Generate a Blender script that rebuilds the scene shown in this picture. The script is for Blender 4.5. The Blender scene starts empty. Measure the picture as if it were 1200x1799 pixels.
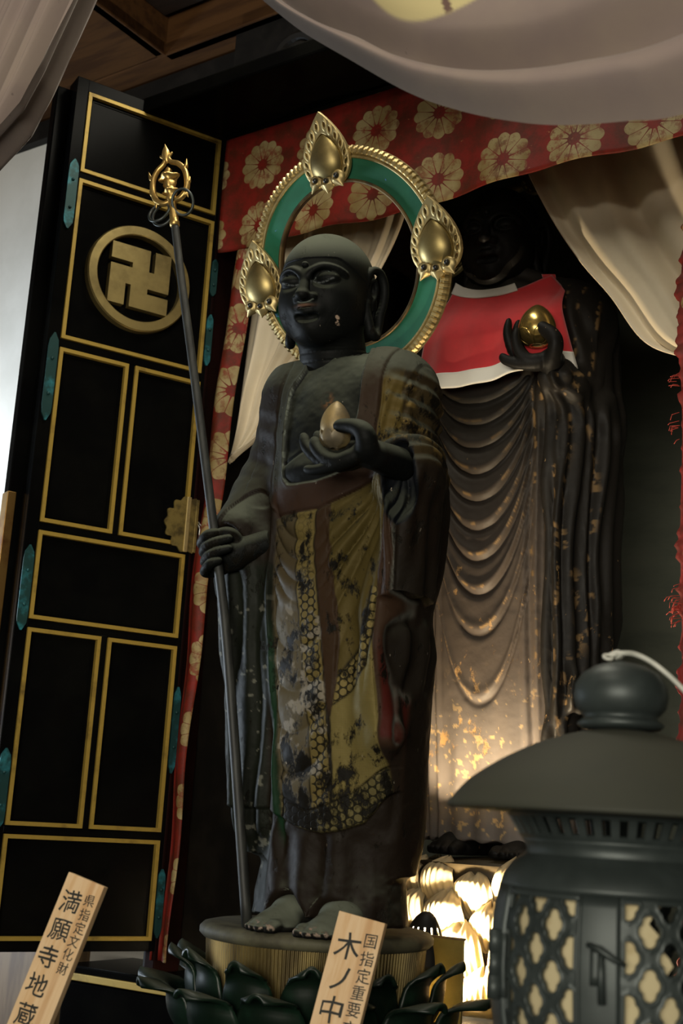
import bpy, bmesh, math, random
import numpy as np
import openvdb as vdb
from mathutils import Vector, Matrix

# ------------------------------------------------------------------ camera
PITCH, ROLL, YAW = math.radians(13.3), math.radians(3.4), math.radians(35)
S = bpy.context.scene
cam_data = bpy.data.cameras.new('camera')
cam = bpy.data.objects.new('camera', cam_data)
S.collection.objects.link(cam)
cam_data.sensor_fit = 'VERTICAL'
cam_data.sensor_height = 36.0
cam_data.sensor_width = 24.0
cam_data.lens = 36.0 * 2250 / 1799
cam_data.clip_start = 0.02
f0 = Vector((0, math.cos(PITCH), math.sin(PITCH)))
u0 = Vector((0, -math.sin(PITCH), math.cos(PITCH)))
x0 = Vector((1, 0, 0))
cr = x0 * math.cos(ROLL) + u0 * math.sin(ROLL)
cu = u0 * math.cos(ROLL) - x0 * math.sin(ROLL)
cm = Matrix((cr, cu, -f0)).transposed().to_4x4()
cm.translation = (0, 0, 1.55)
cam.matrix_world = cm
cam_data.dof.use_dof = True
cam_data.dof.focus_distance = 1.78
cam_data.dof.aperture_fstop = 8.0
S.camera = cam

# ------------------------------------------------------------------ shrine frame (x along the shrine front, y into it, z up)
A0 = Vector((0.0045, 1.70, 1.4114))
FR = Matrix.Translation(A0) @ Matrix.Rotation(-YAW, 4, 'Z')
def W(x, y, z): return FR @ Vector((x, y, z))

# ------------------------------------------------------------------ light
world = bpy.data.worlds.new('hall')
S.world = world
world.use_nodes = True
bg = world.node_tree.nodes['Background']
bg.inputs[0].default_value = (0.95, 0.9, 0.75, 1)
bg.inputs[1].default_value = 0.018
def lamp(name, kind, loc, target, energy, color, **kw):
    d = bpy.data.lights.new(name, kind)
    d.energy = energy
    d.color = color
    for k, v in kw.items(): setattr(d, k, v)
    o = bpy.data.objects.new(name, d)
    S.collection.objects.link(o)
    o.location = loc
    o.rotation_euler = (Vector(target) - Vector(loc)).to_track_quat('-Z', 'Y').to_euler()
    return o
# daylight through the open front of the hall, behind the visitor
lamp('front_doors_daylight', 'AREA', W(1.55, -3.6, 0.40), W(0.1, 0, 0.6), 84, (1.0, 0.93, 0.78), shape='RECTANGLE', size=2.0, size_y=1.1)
# daylight from a side window onto the plaster
lamp('side_window_daylight', 'AREA', W(-2.2, -0.35, 0.25), W(-1.2, 0.33, 0.45), 20, (0.78, 0.89, 1.0), shape='RECTANGLE', size=0.5, size_y=0.7, spread=math.radians(75))
# ceiling lamp of the hall, high above the offering table
lamp('altar_ceiling_lamp', 'AREA', W(0.04, -0.13, 1.59), W(0.03, -0.14, 0.5), 5.5, (1.0, 0.93, 0.76), shape='RECTANGLE', size=0.7, size_y=0.16)
# added light above the visitor, no lamp known there; rakes the drape folds
lamp('added_drape_light', 'AREA', W(0.35, -1.15, 1.58), W(0.35, -0.6, 0.3), 3.5, (1.0, 0.90, 0.74), shape='RECTANGLE', size=0.6, size_y=0.2)
S.view_settings.view_transform = 'Standard'
S.view_settings.look = 'None'
S.view_settings.gamma = 1
S.view_settings.exposure = 0.0
S.view_settings.use_curve_mapping = False

# ------------------------------------------------------------------ helpers
random.seed(7)
RNG = np.random.default_rng(11)
def link(o):
    S.collection.objects.link(o)
    return o
def thing(name, label, cat, loc, group=None, rot=True, kind=None):
    """Empty at the base of a thing; loc in the shrine frame, axes of the shrine."""
    o = link(bpy.data.objects.new(name, None))
    o.empty_display_size = 0.05
    o.matrix_world = Matrix.Translation(W(*loc)) @ (Matrix.Rotation(-YAW, 4, 'Z') if rot else Matrix())
    o['label'] = label
    o['category'] = cat
    if group: o['group'] = group
    if kind: o['kind'] = kind
    o['base'] = list(loc)
    return o
def tag(o, label, cat, group=None):
    o['label'] = label
    o['category'] = cat
    if group: o['group'] = group
    return o
def mk(name, V, F, mat, parent=None, smooth=True, off=None, label=None, kind=None, col=None, att=None, uv=None):
    """One mesh object. V in the parent's axes; off is subtracted (the parent's base)."""
    V = np.asarray(V, np.float32)
    if off is not None: V = V - np.asarray(off, np.float32)
    me = bpy.data.meshes.new(name)
    if isinstance(F, np.ndarray):
        n, k = F.shape
        me.vertices.add(len(V)); me.vertices.foreach_set('co', V.ravel())
        me.loops.add(n * k); me.loops.foreach_set('vertex_index', F.astype(np.int32).ravel())
        me.polygons.add(n); me.polygons.foreach_set('loop_start', np.arange(0, n * k, k, dtype=np.int32))
        me.update(calc_edges=True); me.validate()
    else:
        me.from_pydata(V.tolist(), [], F)
        me.update()
    if smooth: me.polygons.foreach_set('use_smooth', np.ones(len(me.polygons), bool))
    if col is not None:
        a = me.color_attributes.new('col', 'FLOAT_COLOR', 'POINT')
        a.data.foreach_set('color', np.asarray(col, np.float32).ravel())
    for k_, v_ in (att or {}).items():
        a = me.attributes.new(k_, 'FLOAT', 'POINT')
        a.data.foreach_set('value', np.asarray(v_, np.float32).ravel())
    if mat: me.materials.append(mat)
    o = link(bpy.data.objects.new(name, me))
    if parent is not None: o.parent = parent
    if label: o['label'] = label
    if kind: o['kind'] = kind
    return o
def structure(name, V, F, mat, parent=None, smooth=False, label=None):
    o = mk(name, V, F, mat, parent, smooth)
    if parent is None:
        o.matrix_world = FR
        o['kind'] = 'structure'
        o['label'] = label or name.replace('_', ' ')
    return o
def join(*parts):
    V, F, n = [], [], 0
    for v, f in parts:
        V += [tuple(p) for p in v]
        F += [tuple(i + n for i in q) for q in f]
        n += len(v)
    return V, F
def box(a, b, bev=0.0):
    (x, y, z), (X, Y, Z) = a, b
    if bev <= 0:
        V = [(x,y,z),(X,y,z),(X,Y,z),(x,Y,z),(x,y,Z),(X,y,Z),(X,Y,Z),(x,Y,Z)]
        return V, [(0,3,2,1),(4,5,6,7),(0,1,5,4),(1,2,6,5),(2,3,7,6),(3,0,4,7)]
    bm = bmesh.new()
    bmesh.ops.create_cube(bm, size=1)
    for v in bm.verts: v.co = Vector(((x+X)/2+v.co.x*(X-x), (y+Y)/2+v.co.y*(Y-y), (z+Z)/2+v.co.z*(Z-z)))
    bmesh.ops.bevel(bm, geom=bm.edges[:], offset=bev, segments=2, affect='EDGES', profile=0.5)
    return from_bm(bm)
def from_bm(bm):
    bm.verts.index_update()
    V = [tuple(v.co) for v in bm.verts]
    F = [tuple(v.index for v in f.verts) for f in bm.faces]
    bm.free()
    return V, F
def lathe(prof, n=64, a0=0, a1=2*math.pi, c=(0,0,0), rib=None):
    full = abs(a1 - a0 - 2*math.pi) < 1e-6
    V, F = [], []
    m = n if full else n + 1
    for i in range(m):
        a = a0 + (a1-a0)*i/n
        for j, (r, z) in enumerate(prof):
            rr = r if rib is None else rib(r, z, a, j)
            V.append((c[0]+rr*math.cos(a), c[1]+rr*math.sin(a), c[2]+z))
    k = len(prof)
    for i in range(n):
        i2 = (i+1) % m
        for j in range(k-1):
            F.append((i*k+j, i2*k+j, i2*k+j+1, i*k+j+1))
    return V, F
def tube(pts, r, n=10, closed=False, cap=True, flat=1.0, up=None):
    """Tube along points; r a number or a list; flat squashes the second axis."""
    P = [Vector(p) for p in pts]
    m = len(P)
    rs = r if hasattr(r, '__len__') else [r]*m
    V, F = [], []
    prev = None
    for i, p in enumerate(P):
        t = (P[(i+1) % m]-P[i-1]) if closed else (P[min(i+1, m-1)]-P[max(i-1, 0)])
        t.normalize()
        if up is not None: nrm = (Vector(up)-t*t.dot(Vector(up))).normalized()
        elif prev is None:
            nrm = t.orthogonal().normalized()
        else:
            nrm = (prev-t*prev.dot(t)).normalized()
        prev = nrm
        b = t.cross(nrm)
        for k in range(n):
            a = 2*math.pi*k/n
            V.append(tuple(p + (nrm*math.cos(a)+b*math.sin(a)*flat)*rs[i]))
    for i in range(m if closed else m-1):
        i2 = (i+1) % m
        for k in range(n):
            k2 = (k+1) % n
            F.append((i*n+k, i*n+k2, i2*n+k2, i2*n+k))
    if cap and not closed:
        F.append(tuple(range(n-1, -1, -1)))
        F.append(tuple((m-1)*n+k for k in range(n)))
    return V, F
def smooth_path(pts, n):
    """Catmull-Rom through the points."""
    P = np.asarray(pts, float)
    Q = np.vstack([2*P[0]-P[1], P, 2*P[-1]-P[-2]])
    out = []
    m = len(P)-1
    for s in np.linspace(0, m, n):
        i = min(int(s), m-1); t = s-i
        a, b, c, d = Q[i:i+4]
        out.append(0.5*((2*b)+(-a+c)*t+(2*a-5*b+4*c-d)*t*t+(-a+3*b-3*c+d)*t**3))
    return np.array(out)
def sheet(fn, nu, nv, thick=0.0):
    """Grid surface from fn(U, V) -> x, y, z arrays (u, v in 0..1); thick gives it a second skin."""
    U, Vv = np.meshgrid(np.linspace(0, 1, nu+1), np.linspace(0, 1, nv+1), indexing='ij')
    x, y, z = fn(U, Vv)
    V = np.stack([x+0*U, y+0*U, z+0*U], -1).reshape(-1, 3)
    idx = np.arange((nu+1)*(nv+1)).reshape(nu+1, nv+1)
    F = np.stack([idx[:-1,:-1], idx[1:,:-1], idx[1:,1:], idx[:-1,1:]], -1).reshape(-1, 4)
    if thick:
        N = vnormals(V, F)
        n = len(V)
        V2 = V - N*thick
        b = np.concatenate([idx[:, 0], idx[-1, 1:], idx[-2::-1, -1], idx[0, -2:0:-1]])
        b2 = np.roll(b, -1)
        F = np.vstack([F, F[:, ::-1]+n, np.stack([b2, b, b+n, b2+n], -1)])
        V = np.vstack([V, V2])
    return V, F
def vnormals(V, F):
    a, b, c, d = (V[F[:, i]] for i in (0, 1, 2, -1))
    n = np.cross(c-a, d-b)
    N = np.zeros_like(V, dtype=np.float64)
    for i in range(F.shape[1]):
        for k in range(3): N[:, k] += np.bincount(F[:, i], n[:, k], len(V))
    return N/np.maximum(np.linalg.norm(N, axis=1, keepdims=True), 1e-12)

# ------------------------------------------------------------------ materials
MATS = {}
def new_mat(name):
    m = bpy.data.materials.new(name)
    m.use_nodes = True
    nt = m.node_tree
    return m, nt, nt.nodes['Principled BSDF']
class G:
    """Tiny node graph builder."""
    def __init__(s, nt): s.nt = nt
    def n(s, kind, **kw):
        d = s.nt.nodes.new(kind)
        for k, v in kw.items(): setattr(d, k, v)
        return d
    def lk(s, a, b): s.nt.links.new(a, b)
    def val(s, sock, v):
        if hasattr(v, 'is_output') or isinstance(v, bpy.types.NodeSocket): s.lk(v, sock)
        else: sock.default_value = v
    def math(s, op, a, b=0.0, c=0.0, clamp=False):
        d = s.n('ShaderNodeMath', operation=op, use_clamp=clamp)
        for i, v in enumerate((a, b, c)): s.val(d.inputs[i], v)
        return d.outputs[0]
    def mix(s, f, a, b):
        d = s.n('ShaderNodeMix', data_type='RGBA')
        s.val(d.inputs[0], f)
        for i, v in ((6, a), (7, b)):
            s.val(d.inputs[i], v if not isinstance(v, tuple) else (v+(1,))[:4])
        return d.outputs[2]
    def noise(s, scale, detail=4, rough=0.55, vec=None, dist=0.0):
        d = s.n('ShaderNodeTexNoise')
        d.inputs['Scale'].default_value = scale
        d.inputs['Detail'].default_value = detail
        d.inputs['Roughness'].default_value = rough
        d.inputs['Distortion'].default_value = dist
        s.lk(vec if vec is not None else s.obj(), d.inputs['Vector'])
        return d.outputs['Fac']
    def obj(s):
        if not hasattr(s, '_tc'): s._tc = s.n('ShaderNodeTexCoord')
        return s._tc.outputs['Object']
    def ramp(s, f, lo, hi):
        d = s.n('ShaderNodeMapRange')
        s.lk(f, d.inputs[0])
        d.inputs[1].default_value = lo; d.inputs[2].default_value = hi
        d.interpolation_type = 'SMOOTHSTEP'
        return d.outputs[0]
    def xyz(s, v):
        d = s.n('ShaderNodeSeparateXYZ'); s.lk(v, d.inputs[0]); return d.outputs
    def comb(s, x, y, z):
        d = s.n('ShaderNodeCombineXYZ')
        for i, v in enumerate((x, y, z)): s.val(d.inputs[i], v)
        return d.outputs[0]
    def scale(s, v, sc):
        d = s.n('ShaderNodeMapping'); s.lk(v, d.inputs['Vector']); d.inputs['Scale'].default_value = sc
        return d.outputs[0]
    def attr(s, name):
        d = s.n('ShaderNodeAttribute'); d.attribute_name = name; return d
    def bump(s, h, strength=0.3, dist=0.002):
        d = s.n('ShaderNodeBump')
        d.inputs['Strength'].default_value = strength
        d.inputs['Distance'].default_value = dist
        s.lk(h, d.inputs['Height'])
        return d.outputs[0]
def simple(name, col, rough=0.5, metal=0.0, col2=None, scale=20, lo=0.4, hi=0.65, bump=0.0, bscale=None, bdist=0.001, spec=0.5, rough2=None, stretch=None, sheen=0.0):
    """Two-tone noise material; the second colour is wear, grain or patina."""
    if name in MATS: return MATS[name]
    m, nt, bs = new_mat(name)
    g = G(nt)
    bs.inputs['Roughness'].default_value = rough
    bs.inputs['Metallic'].default_value = metal
    bs.inputs['Specular IOR Level'].default_value = spec
    vec = g.scale(g.obj(), stretch) if stretch else g.obj()
    if col2:
        f = g.ramp(g.noise(scale, 6, 0.6, vec), lo, hi)
        g.lk(g.mix(f, col, col2), bs.inputs['Base Color'])
        if rough2 is not None:
            d = g.n('ShaderNodeMapRange'); g.lk(f, d.inputs[0]); d.inputs[3].default_value = rough; d.inputs[4].default_value = rough2
            g.lk(d.outputs[0], bs.inputs['Roughness'])
    else:
        bs.inputs['Base Color'].default_value = (*col, 1)
    if bump:
        g.lk(g.bump(g.noise(bscale or scale, 5, 0.6, vec), bump, bdist), bs.inputs['Normal'])
    if sheen:
        bs.inputs['Sheen Weight'].default_value = sheen
        bs.inputs['Sheen Roughness'].default_value = 0.6
    MATS[name] = m
    return m
M_lacquer = simple('black_lacquer', (0.0025, 0.0025, 0.0025), 0.22, col2=(0.004, 0.004, 0.0035), scale=9, bump=0.03, bscale=30, spec=0.02)
M_lacquer_dull = simple('dull_black_wood', (0.006, 0.005, 0.004), 0.6, col2=(0.012, 0.010, 0.008), scale=14, spec=0.2)
M_gold = simple('aged_gold_leaf', (0.52, 0.41, 0.19), 0.48, 0.8, col2=(0.22, 0.16, 0.065), scale=38, lo=0.45, hi=0.8, bump=0.15, bscale=80)
M_goldline = simple('worn_gold_line', (0.40, 0.27, 0.05), 0.5, 0.35, col2=(0.10, 0.06, 0.015), scale=26, lo=0.5, hi=0.85)
M_brass = simple('tarnished_brass', (0.40, 0.31, 0.125), 0.42, 0.85, col2=(0.19, 0.145, 0.06), scale=16, lo=0.35, hi=0.75, bump=0.1, bscale=40)
M_verdigris = simple('verdigris_copper', (0.01, 0.05, 0.05), 0.5, 0.4, col2=(0.03, 0.22, 0.27), scale=30, lo=0.48, hi=0.7)
M_redwood = simple('dark_red_lacquer', (0.010, 0.0025, 0.002), 0.7, col2=(0.006, 0.002, 0.0015), scale=12, spec=.05)
M_plaster = simple('white_plaster', (0.62, 0.60, 0.55), 0.9, col2=(0.55, 0.53, 0.48), scale=5, bump=0.1, bscale=60)
M_ceil = simple('brown_ceiling_wood', (0.080, 0.036, 0.012), 0.8, col2=(0.048, 0.021, 0.008), scale=6, stretch=(1, 8, 8), bump=0.1, spec=.1)
M_postwood = simple('brown_post_wood', (0.16, 0.10, 0.045), 0.6, col2=(0.09, 0.05, 0.02), scale=6, stretch=(8, 8, 1))
# ------------------------------------------------------------------ sculpting by signed distance
class Vol:
    def __init__(s, lo, hi, h):
        s.h = h; s.lo = np.array(lo, np.float32)
        s.ax = [np.arange(l, u, h, dtype=np.float32) for l, u in zip(lo, hi)]
        s.d = np.full([len(a) for a in s.ax], 1.0, np.float32)
    def sub(s, lo, hi):
        sl = []
        for a, l, u in zip(s.ax, lo, hi):
            i, j = np.searchsorted(a, [l, u]); sl.append(slice(int(i), int(j)))
        X = s.ax[0][sl[0]][:, None, None]; Y = s.ax[1][sl[1]][None, :, None]; Z = s.ax[2][sl[2]][None, None, :]
        return tuple(sl), X, Y, Z
    def put(s, fn, lo, hi, k=0.0, op='u', pad=None):
        pad = k*0.5 + 4*s.h if pad is None else pad
        sl, X, Y, Z = s.sub(np.array(lo)-pad, np.array(hi)+pad)
        if min(x.stop-x.start for x in sl) <= 0: return
        b = fn(X, Y, Z).astype(np.float32); a = s.d[sl]
        if op == 'u':
            if k > 0:
                t = np.clip(0.5+0.5*(a-b)/k, 0, 1); r = a+(b-a)*t-k*t*(1-t)
            else: r = np.minimum(a, b)
        else:
            b = -b
            if k > 0:
                t = np.clip(0.5-0.5*(a-b)/k, 0, 1); r = a+(b-a)*t+k*t*(1-t)
            else: r = np.maximum(a, b)
        s.d[sl] = r
    def cone(s, p, q, r1, r2, k=0.0, op='u'):
        p = np.array(p, float); q = np.array(q, float); v = q-p; L = float(v@v)+1e-12
        def fn(X, Y, Z):
            t = np.clip(((X-p[0])*v[0]+(Y-p[1])*v[1]+(Z-p[2])*v[2])/L, 0, 1)
            return np.sqrt((X-p[0]-t*v[0])**2+(Y-p[1]-t*v[1])**2+(Z-p[2]-t*v[2])**2)-(r1+(r2-r1)*t)
        r = max(r1, r2)
        s.put(fn, np.minimum(p, q)-r, np.maximum(p, q)+r, k, op)
    def chain(s, pts, rs, k=0.004, op='u', n=None):
        if n:
            t0 = np.linspace(0, 1, len(pts)); t1 = np.linspace(0, 1, n)
            rs = np.interp(t1, t0, rs); pts = smooth_path(pts, n)
        for i in range(len(pts)-1): s.cone(pts[i], pts[i+1], rs[i], rs[i+1], k, op)
    def ell(s, c, r, k=0.0, op='u', R=None):
        c = np.array(c, float); r = np.array(r, float)
        def fn(X, Y, Z):
            dx, dy, dz = X-c[0], Y-c[1], Z-c[2]
            if R is not None: dx, dy, dz = (R[i][0]*dx+R[i][1]*dy+R[i][2]*dz for i in range(3))
            k0 = np.sqrt((dx/r[0])**2+(dy/r[1])**2+(dz/r[2])**2)
            k1 = np.sqrt((dx/r[0]**2)**2+(dy/r[1]**2)**2+(dz/r[2]**2)**2)
            return np.where(k1 > 1e-9, k0*(k0-1)/np.maximum(k1, 1e-9), -r.min())
        m = r if R is None else np.full(3, r.max())
        s.put(fn, c-m, c+m, k, op)
    def column(s, tab, k=0.0, p=2.0, op='u'):
        """tab rows: z, xc, a, yc, b"""
        T = np.array(tab, float); z = T[:, 0]
        zz = np.linspace(z[0], z[-1], 200)
        cols = [np.interp(zz, z, T[:, i]) for i in range(1, 5)]
        ker = np.ones(13)/13
        cols = [np.convolve(np.pad(c, 6, mode='edge'), ker, 'valid') for c in cols]
        def fn(X, Y, Z):
            xc, a, yc, b = (np.interp(Z, zz, c) for c in cols)
            q = (np.abs((X-xc)/a)**p+np.abs((Y-yc)/b)**p)**(1/p)
            d = (q-1)*np.minimum(a, b)
            return np.maximum(d, np.maximum(z[0]-Z, Z-z[-1]))
        lo = [(T[:, 1]-T[:, 2]).min(), (T[:, 3]-T[:, 4]).min(), z[0]]
        hi = [(T[:, 1]+T[:, 2]).max(), (T[:, 3]+T[:, 4]).max(), z[-1]]
        s.put(fn, lo, hi, k, op)
    def mesh(s):
        g = vdb.FloatGrid(background=3*s.h)
        g.copyFromArray(np.clip(s.d, -3*s.h, 3*s.h))
        r = g.convertToPolygons(isovalue=0.0, adaptivity=0.0)
        P, Q = r[0], r[-1]
        V = np.asarray(P, np.float64)*s.h + s.lo
        F = np.asarray(Q, np.int64)
        N = vnormals(V, F)
        c = V[F].mean(1)
        # outward winding: compare with the distance gradient at a few faces
        i = np.linspace(0, len(F)-1, 400).astype(int)
        def samp(p):
            ii = np.clip(((p-s.lo)/s.h).round().astype(int), 0, np.array(s.d.shape)-1)
            return s.d[ii[:, 0], ii[:, 1], ii[:, 2]]
        n = np.cross(V[F[i, 2]]-V[F[i, 0]], V[F[i, 3]]-V[F[i, 1]])
        n /= np.linalg.norm(n, axis=1, keepdims=True)+1e-12
        if (samp(c[i]+n*1.5*s.h)-samp(c[i]-n*1.5*s.h)).mean() < 0:
            F = F[:, ::-1].copy(); N = -N
        return V, F, N
def sstep(x, a, b):
    t = np.clip((x-a)/(b-a), 0, 1); return t*t*(3-2*t)
def bell(x, w): return np.exp(-(x/w)**2)
def poly_sd(x, z, P):
    """Signed distance in a plane to a closed polygon (negative inside)."""
    P = np.asarray(P, float); d = np.full(x.shape, 1e9); ins = np.zeros(x.shape, bool)
    for (ax, az), (bx, bz) in zip(P, np.roll(P, -1, 0)):
        ex, ez = bx-ax, bz-az
        t = np.clip(((x-ax)*ex+(z-az)*ez)/(ex*ex+ez*ez+1e-12), 0, 1)
        d = np.minimum(d, (x-ax-t*ex)**2+(z-az-t*ez)**2)
        c = (az > z) != (bz > z)
        ins ^= c & (x < (bx-ax)*(z-az)/(bz-az+1e-15)+ax)
    return np.where(ins, -1, 1)*np.sqrt(d)
def line_d(x, z, P):
    P = np.asarray(P, float); d = np.full(x.shape, 1e9)
    for (ax, az), (bx, bz) in zip(P[:-1], P[1:]):
        ex, ez = bx-ax, bz-az
        t = np.clip(((x-ax)*ex+(z-az)*ez)/(ex*ex+ez*ez+1e-12), 0, 1)
        d = np.minimum(d, (x-ax-t*ex)**2+(z-az-t*ez)**2)
    return np.sqrt(d)
def vnoise(P, scale, seed=0, octaves=3):
    """Cheap smooth value noise for vertices."""
    rng = np.random.default_rng(seed)
    out = np.zeros(len(P)); amp = 1.0; tot = 0
    for o in range(octaves):
        T = rng.random((32, 32, 32)); q = P*scale*2**o + rng.random(3)*17
        i = np.floor(q).astype(int); f = q-i; f = f*f*(3-2*f)
        acc = 0
        for dx in (0, 1):
            for dy in (0, 1):
                for dz in (0, 1):
                    w = (f[:, 0] if dx else 1-f[:, 0])*(f[:, 1] if dy else 1-f[:, 1])*(f[:, 2] if dz else 1-f[:, 2])
                    acc = acc+w*T[(i[:, 0]+dx) % 32, (i[:, 1]+dy) % 32, (i[:, 2]+dz) % 32]
        out += amp*acc; tot += amp; amp *= 0.5
    return out/tot
def paintover(col, mask, c):
    m = mask[:, None]; col[:, :3] = col[:, :3]*(1-m)+np.array(c)*m

# painted and lacquered carving: vertex colours carry the paint, nodes add hexagon diaper, chips, cracks and dust
def statue_mat(name, chip, gesso, dust, chip_amt=0.62, rough=0.5, spec=0.4, scale=1.0):
    m, nt, bs = new_mat(name)
    g = G(nt)
    c = g.attr('col').outputs['Color']
    p = g.xyz(g.obj())
    # tortoiseshell diaper: three plane waves
    kx = 2*math.pi/0.0105*1.1547
    def wave(ax, az): return g.math('COSINE', g.math('ADD', g.math('MULTIPLY', p[0], ax*kx), g.math('MULTIPLY', p[2], az*kx)))
    hexv = g.math('ADD', g.math('ADD', wave(1, 0), wave(-0.5, 0.866)), wave(-0.5, -0.866))
    hl = g.ramp(hexv, -0.62, -0.98)
    hm = g.math('MULTIPLY', hl, g.attr('hex').outputs['Fac'])
    c = g.mix(g.math('MULTIPLY', hm, 0.9), c, (0.006, 0.006, 0.004))
    # fine lozenge pattern inside gold fields
    kz = 2*math.pi/0.0036
    loz = g.math('MULTIPLY', g.math('COSINE', g.math('MULTIPLY', g.math('ADD', p[0], p[2]), kz)), g.math('COSINE', g.math('MULTIPLY', g.math('SUBTRACT', p[0], p[2]), kz)))
    lm = g.math('MULTIPLY', g.ramp(loz, 0.1, 0.5), g.math('MULTIPLY', g.attr('loz').outputs['Fac'], 0.35))
    c = g.mix(lm, c, (0.02, 0.018, 0.008))
    # chips down to dark lacquer, specks of pale gesso
    n1 = g.noise(34*scale, 7, 0.68, g.scale(g.obj(), (1.3, 1.3, 0.8)))
    wear = g.attr('wear').outputs['Fac']
    thr = g.math('SUBTRACT', 1.0, g.math('MULTIPLY', wear, 0.55))
    ch = g.math('MULTIPLY', g.math('SUBTRACT', n1, g.math('MULTIPLY', thr, chip_amt)), 14, clamp=True)
    c = g.mix(ch, c, chip)
    n2 = g.noise(120*scale, 3, 0.5, g.scale(g.obj(), (1.4, 1.4, 0.7)))
    sp = g.math('MULTIPLY', g.ramp(n2, 0.735, 0.76), g.attr('speck').outputs['Fac'])
    c = g.mix(sp, c, gesso)
    # dust lies on what faces up
    geo = g.n('ShaderNodeNewGeometry')
    nz = g.xyz(geo.outputs['Normal'])[2]
    up = g.ramp(g.math('ADD', nz, g.math('MULTIPLY', g.math('SUBTRACT', g.noise(14, 4), 0.5), 0.12)), -0.05, 0.62)
    du = g.math('MULTIPLY', up, g.attr('dust').outputs['Fac'])
    c = g.mix(du, c, dust)
    g.lk(c, bs.inputs['Base Color'])
    met = g.math('MULTIPLY', g.attr('metal').outputs['Fac'], g.math('SUBTRACT', 1.0, g.math('MAXIMUM', ch, du), clamp=True))
    g.lk(g.math('MULTIPLY', met, 0.6), bs.inputs['Metallic'])
    ro = g.math('ADD', rough+.06, g.math('MULTIPLY', du, 0.4), clamp=True)
    ro = g.math('ADD', ro, g.math('MULTIPLY', g.math('SUBTRACT', g.noise(50, 3), 0.5), 0.25), clamp=True)
    g.lk(ro, bs.inputs['Roughness'])
    bs.inputs['Specular IOR Level'].default_value = spec
    hh = g.math('ADD', g.math('MULTIPLY', ch, -1.0), g.math('MULTIPLY', g.noise(180*scale, 4, 0.6), 0.5))
    hh = g.math('SUBTRACT', hh, g.math('MULTIPLY', hm, 0.8))
    g.lk(g.bump(hh, 0.5, 0.0012), bs.inputs['Normal'])
    return m
def paint_arrays(n, base, dust=0.0, wear=0.2, speck=0.3):
    col = np.ones((n, 4)); col[:, :3] = base
    return col, {'hex': np.zeros(n), 'loz': np.zeros(n), 'wear': np.full(n, wear), 'speck': np.full(n, speck), 'dust': np.full(n, dust), 'metal': np.zeros(n)}
# ------------------------------------------------------------------ the hall and the shrine
ZF = -1.411                                      # hall floor in shrine coordinates
structure('floor', *box((-4, -5, ZF-.05), (3, 2.2, ZF)), M_lacquer_dull)
structure('wall_back', *box((-4, .33, ZF), (-.50, .39, 1.555)), M_plaster)
structure('trim_1', *box((-4, .31, 1.555), (-.50, .40, 1.60)), M_lacquer_dull, label='dark rail along the top of the plaster wall')
# coffered ceiling: low brown boards round a raised field coloured darker for its shade
ceil = structure('ceiling', *box((-4, -1.4, 1.72), (3, 2.2, 1.75)), M_ceil)
XR, YR = -.69, .262
mk('soffit_board', *box((-4, YR, 1.61), (3, .62, 1.64), .004), M_ceil, ceil, smooth=False)
for i in range(5):
    mk('soffit_board', *box((XR-.42*(i+1)+.003, -1.4, 1.61), (XR-.42*i, YR-.001, 1.64), .004), M_ceil, ceil, smooth=False)
for i in range(7):
    mk('plank', *box((XR, YR-.005-.2*(i+1), 1.69), (3, YR-.012-.2*i, 1.72), .004), simple('shaded_ceiling_wood', (0.028, 0.013, 0.006), 0.8, col2=(0.018, 0.009, 0.004), scale=6, stretch=(1, 8, 8)), ceil, smooth=False)
mk('coffer_side', *box((XR-.02, -1.4, 1.61), (XR, YR, 1.72)), M_ceil, ceil, smooth=False)
mk('coffer_side', *box((XR, YR, 1.61), (3, YR+.02, 1.72)), M_ceil, ceil, smooth=False)
# brown post at the plaster wall
structure('trim_5', *box((-.93, .24, ZF), (-.72, .33, .02)), M_postwood, label='brown wooden post at the foot of the plaster wall')

shr = thing('shrine_cabinet', 'large black lacquered shrine cabinet with gilt edges enclosing the rear statue', 'shrine', (0, .17, ZF))
o_ = (0, .17, ZF)
def shp(name, V, F, m, **kw): return mk(name, V, F, m, shr, off=o_, smooth=False, **kw)
shp('plinth', *box((-.62, .17, ZF), (1.3, 1.02, -.145), .004), M_lacquer)
shp('floor_board', *box((-.62, .165, -.145), (1.3, 1.02, -.12), .003), M_lacquer)
shp('gilt_edge', *box((-.62, .160, -.142), (1.3, .166, -.131), .001), M_goldline)
shp('back_panel', *box((-.46, .98, -.12), (1.3, 1.02, 1.61)), simple('smoky_green_black_panel', (0.135, 0.145, 0.110), 0.6, col2=(0.10, 0.112, 0.085), scale=4, spec=.3, stretch=(1, 1, 3)))
shp('side_panel', *box((-.49, .215, -.12), (-.46, 1.02, 1.315)), M_lacquer_dull)
shp('side_panel', *box((1.27, .26, -.12), (1.3, 1.02, 1.61)), M_lacquer_dull)
shp('corner_post', *box((-.475, .20, -.12), (-.452, .26, 1.318), .003), M_redwood)
shp('lintel', *box((-.52, .20, 1.262), (1.3, .26, 1.40), .004), M_lacquer)
shp('eave_board', *box((-.56, .05, 1.32), (1.3, .26, 1.35), .004), M_lacquer)
shp('frieze', *box((-.52, .28, 1.36), (1.3, .31, 1.61)), M_lacquer_dull)
shp('brown_lintel', *box((-.50, .235, 1.405), (1.3, .28, 1.44), .006), M_ceil)
shp('canopy_board', *box((-.52, .28, 1.61), (1.3, 1.02, 1.64)), M_lacquer_dull)
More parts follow.
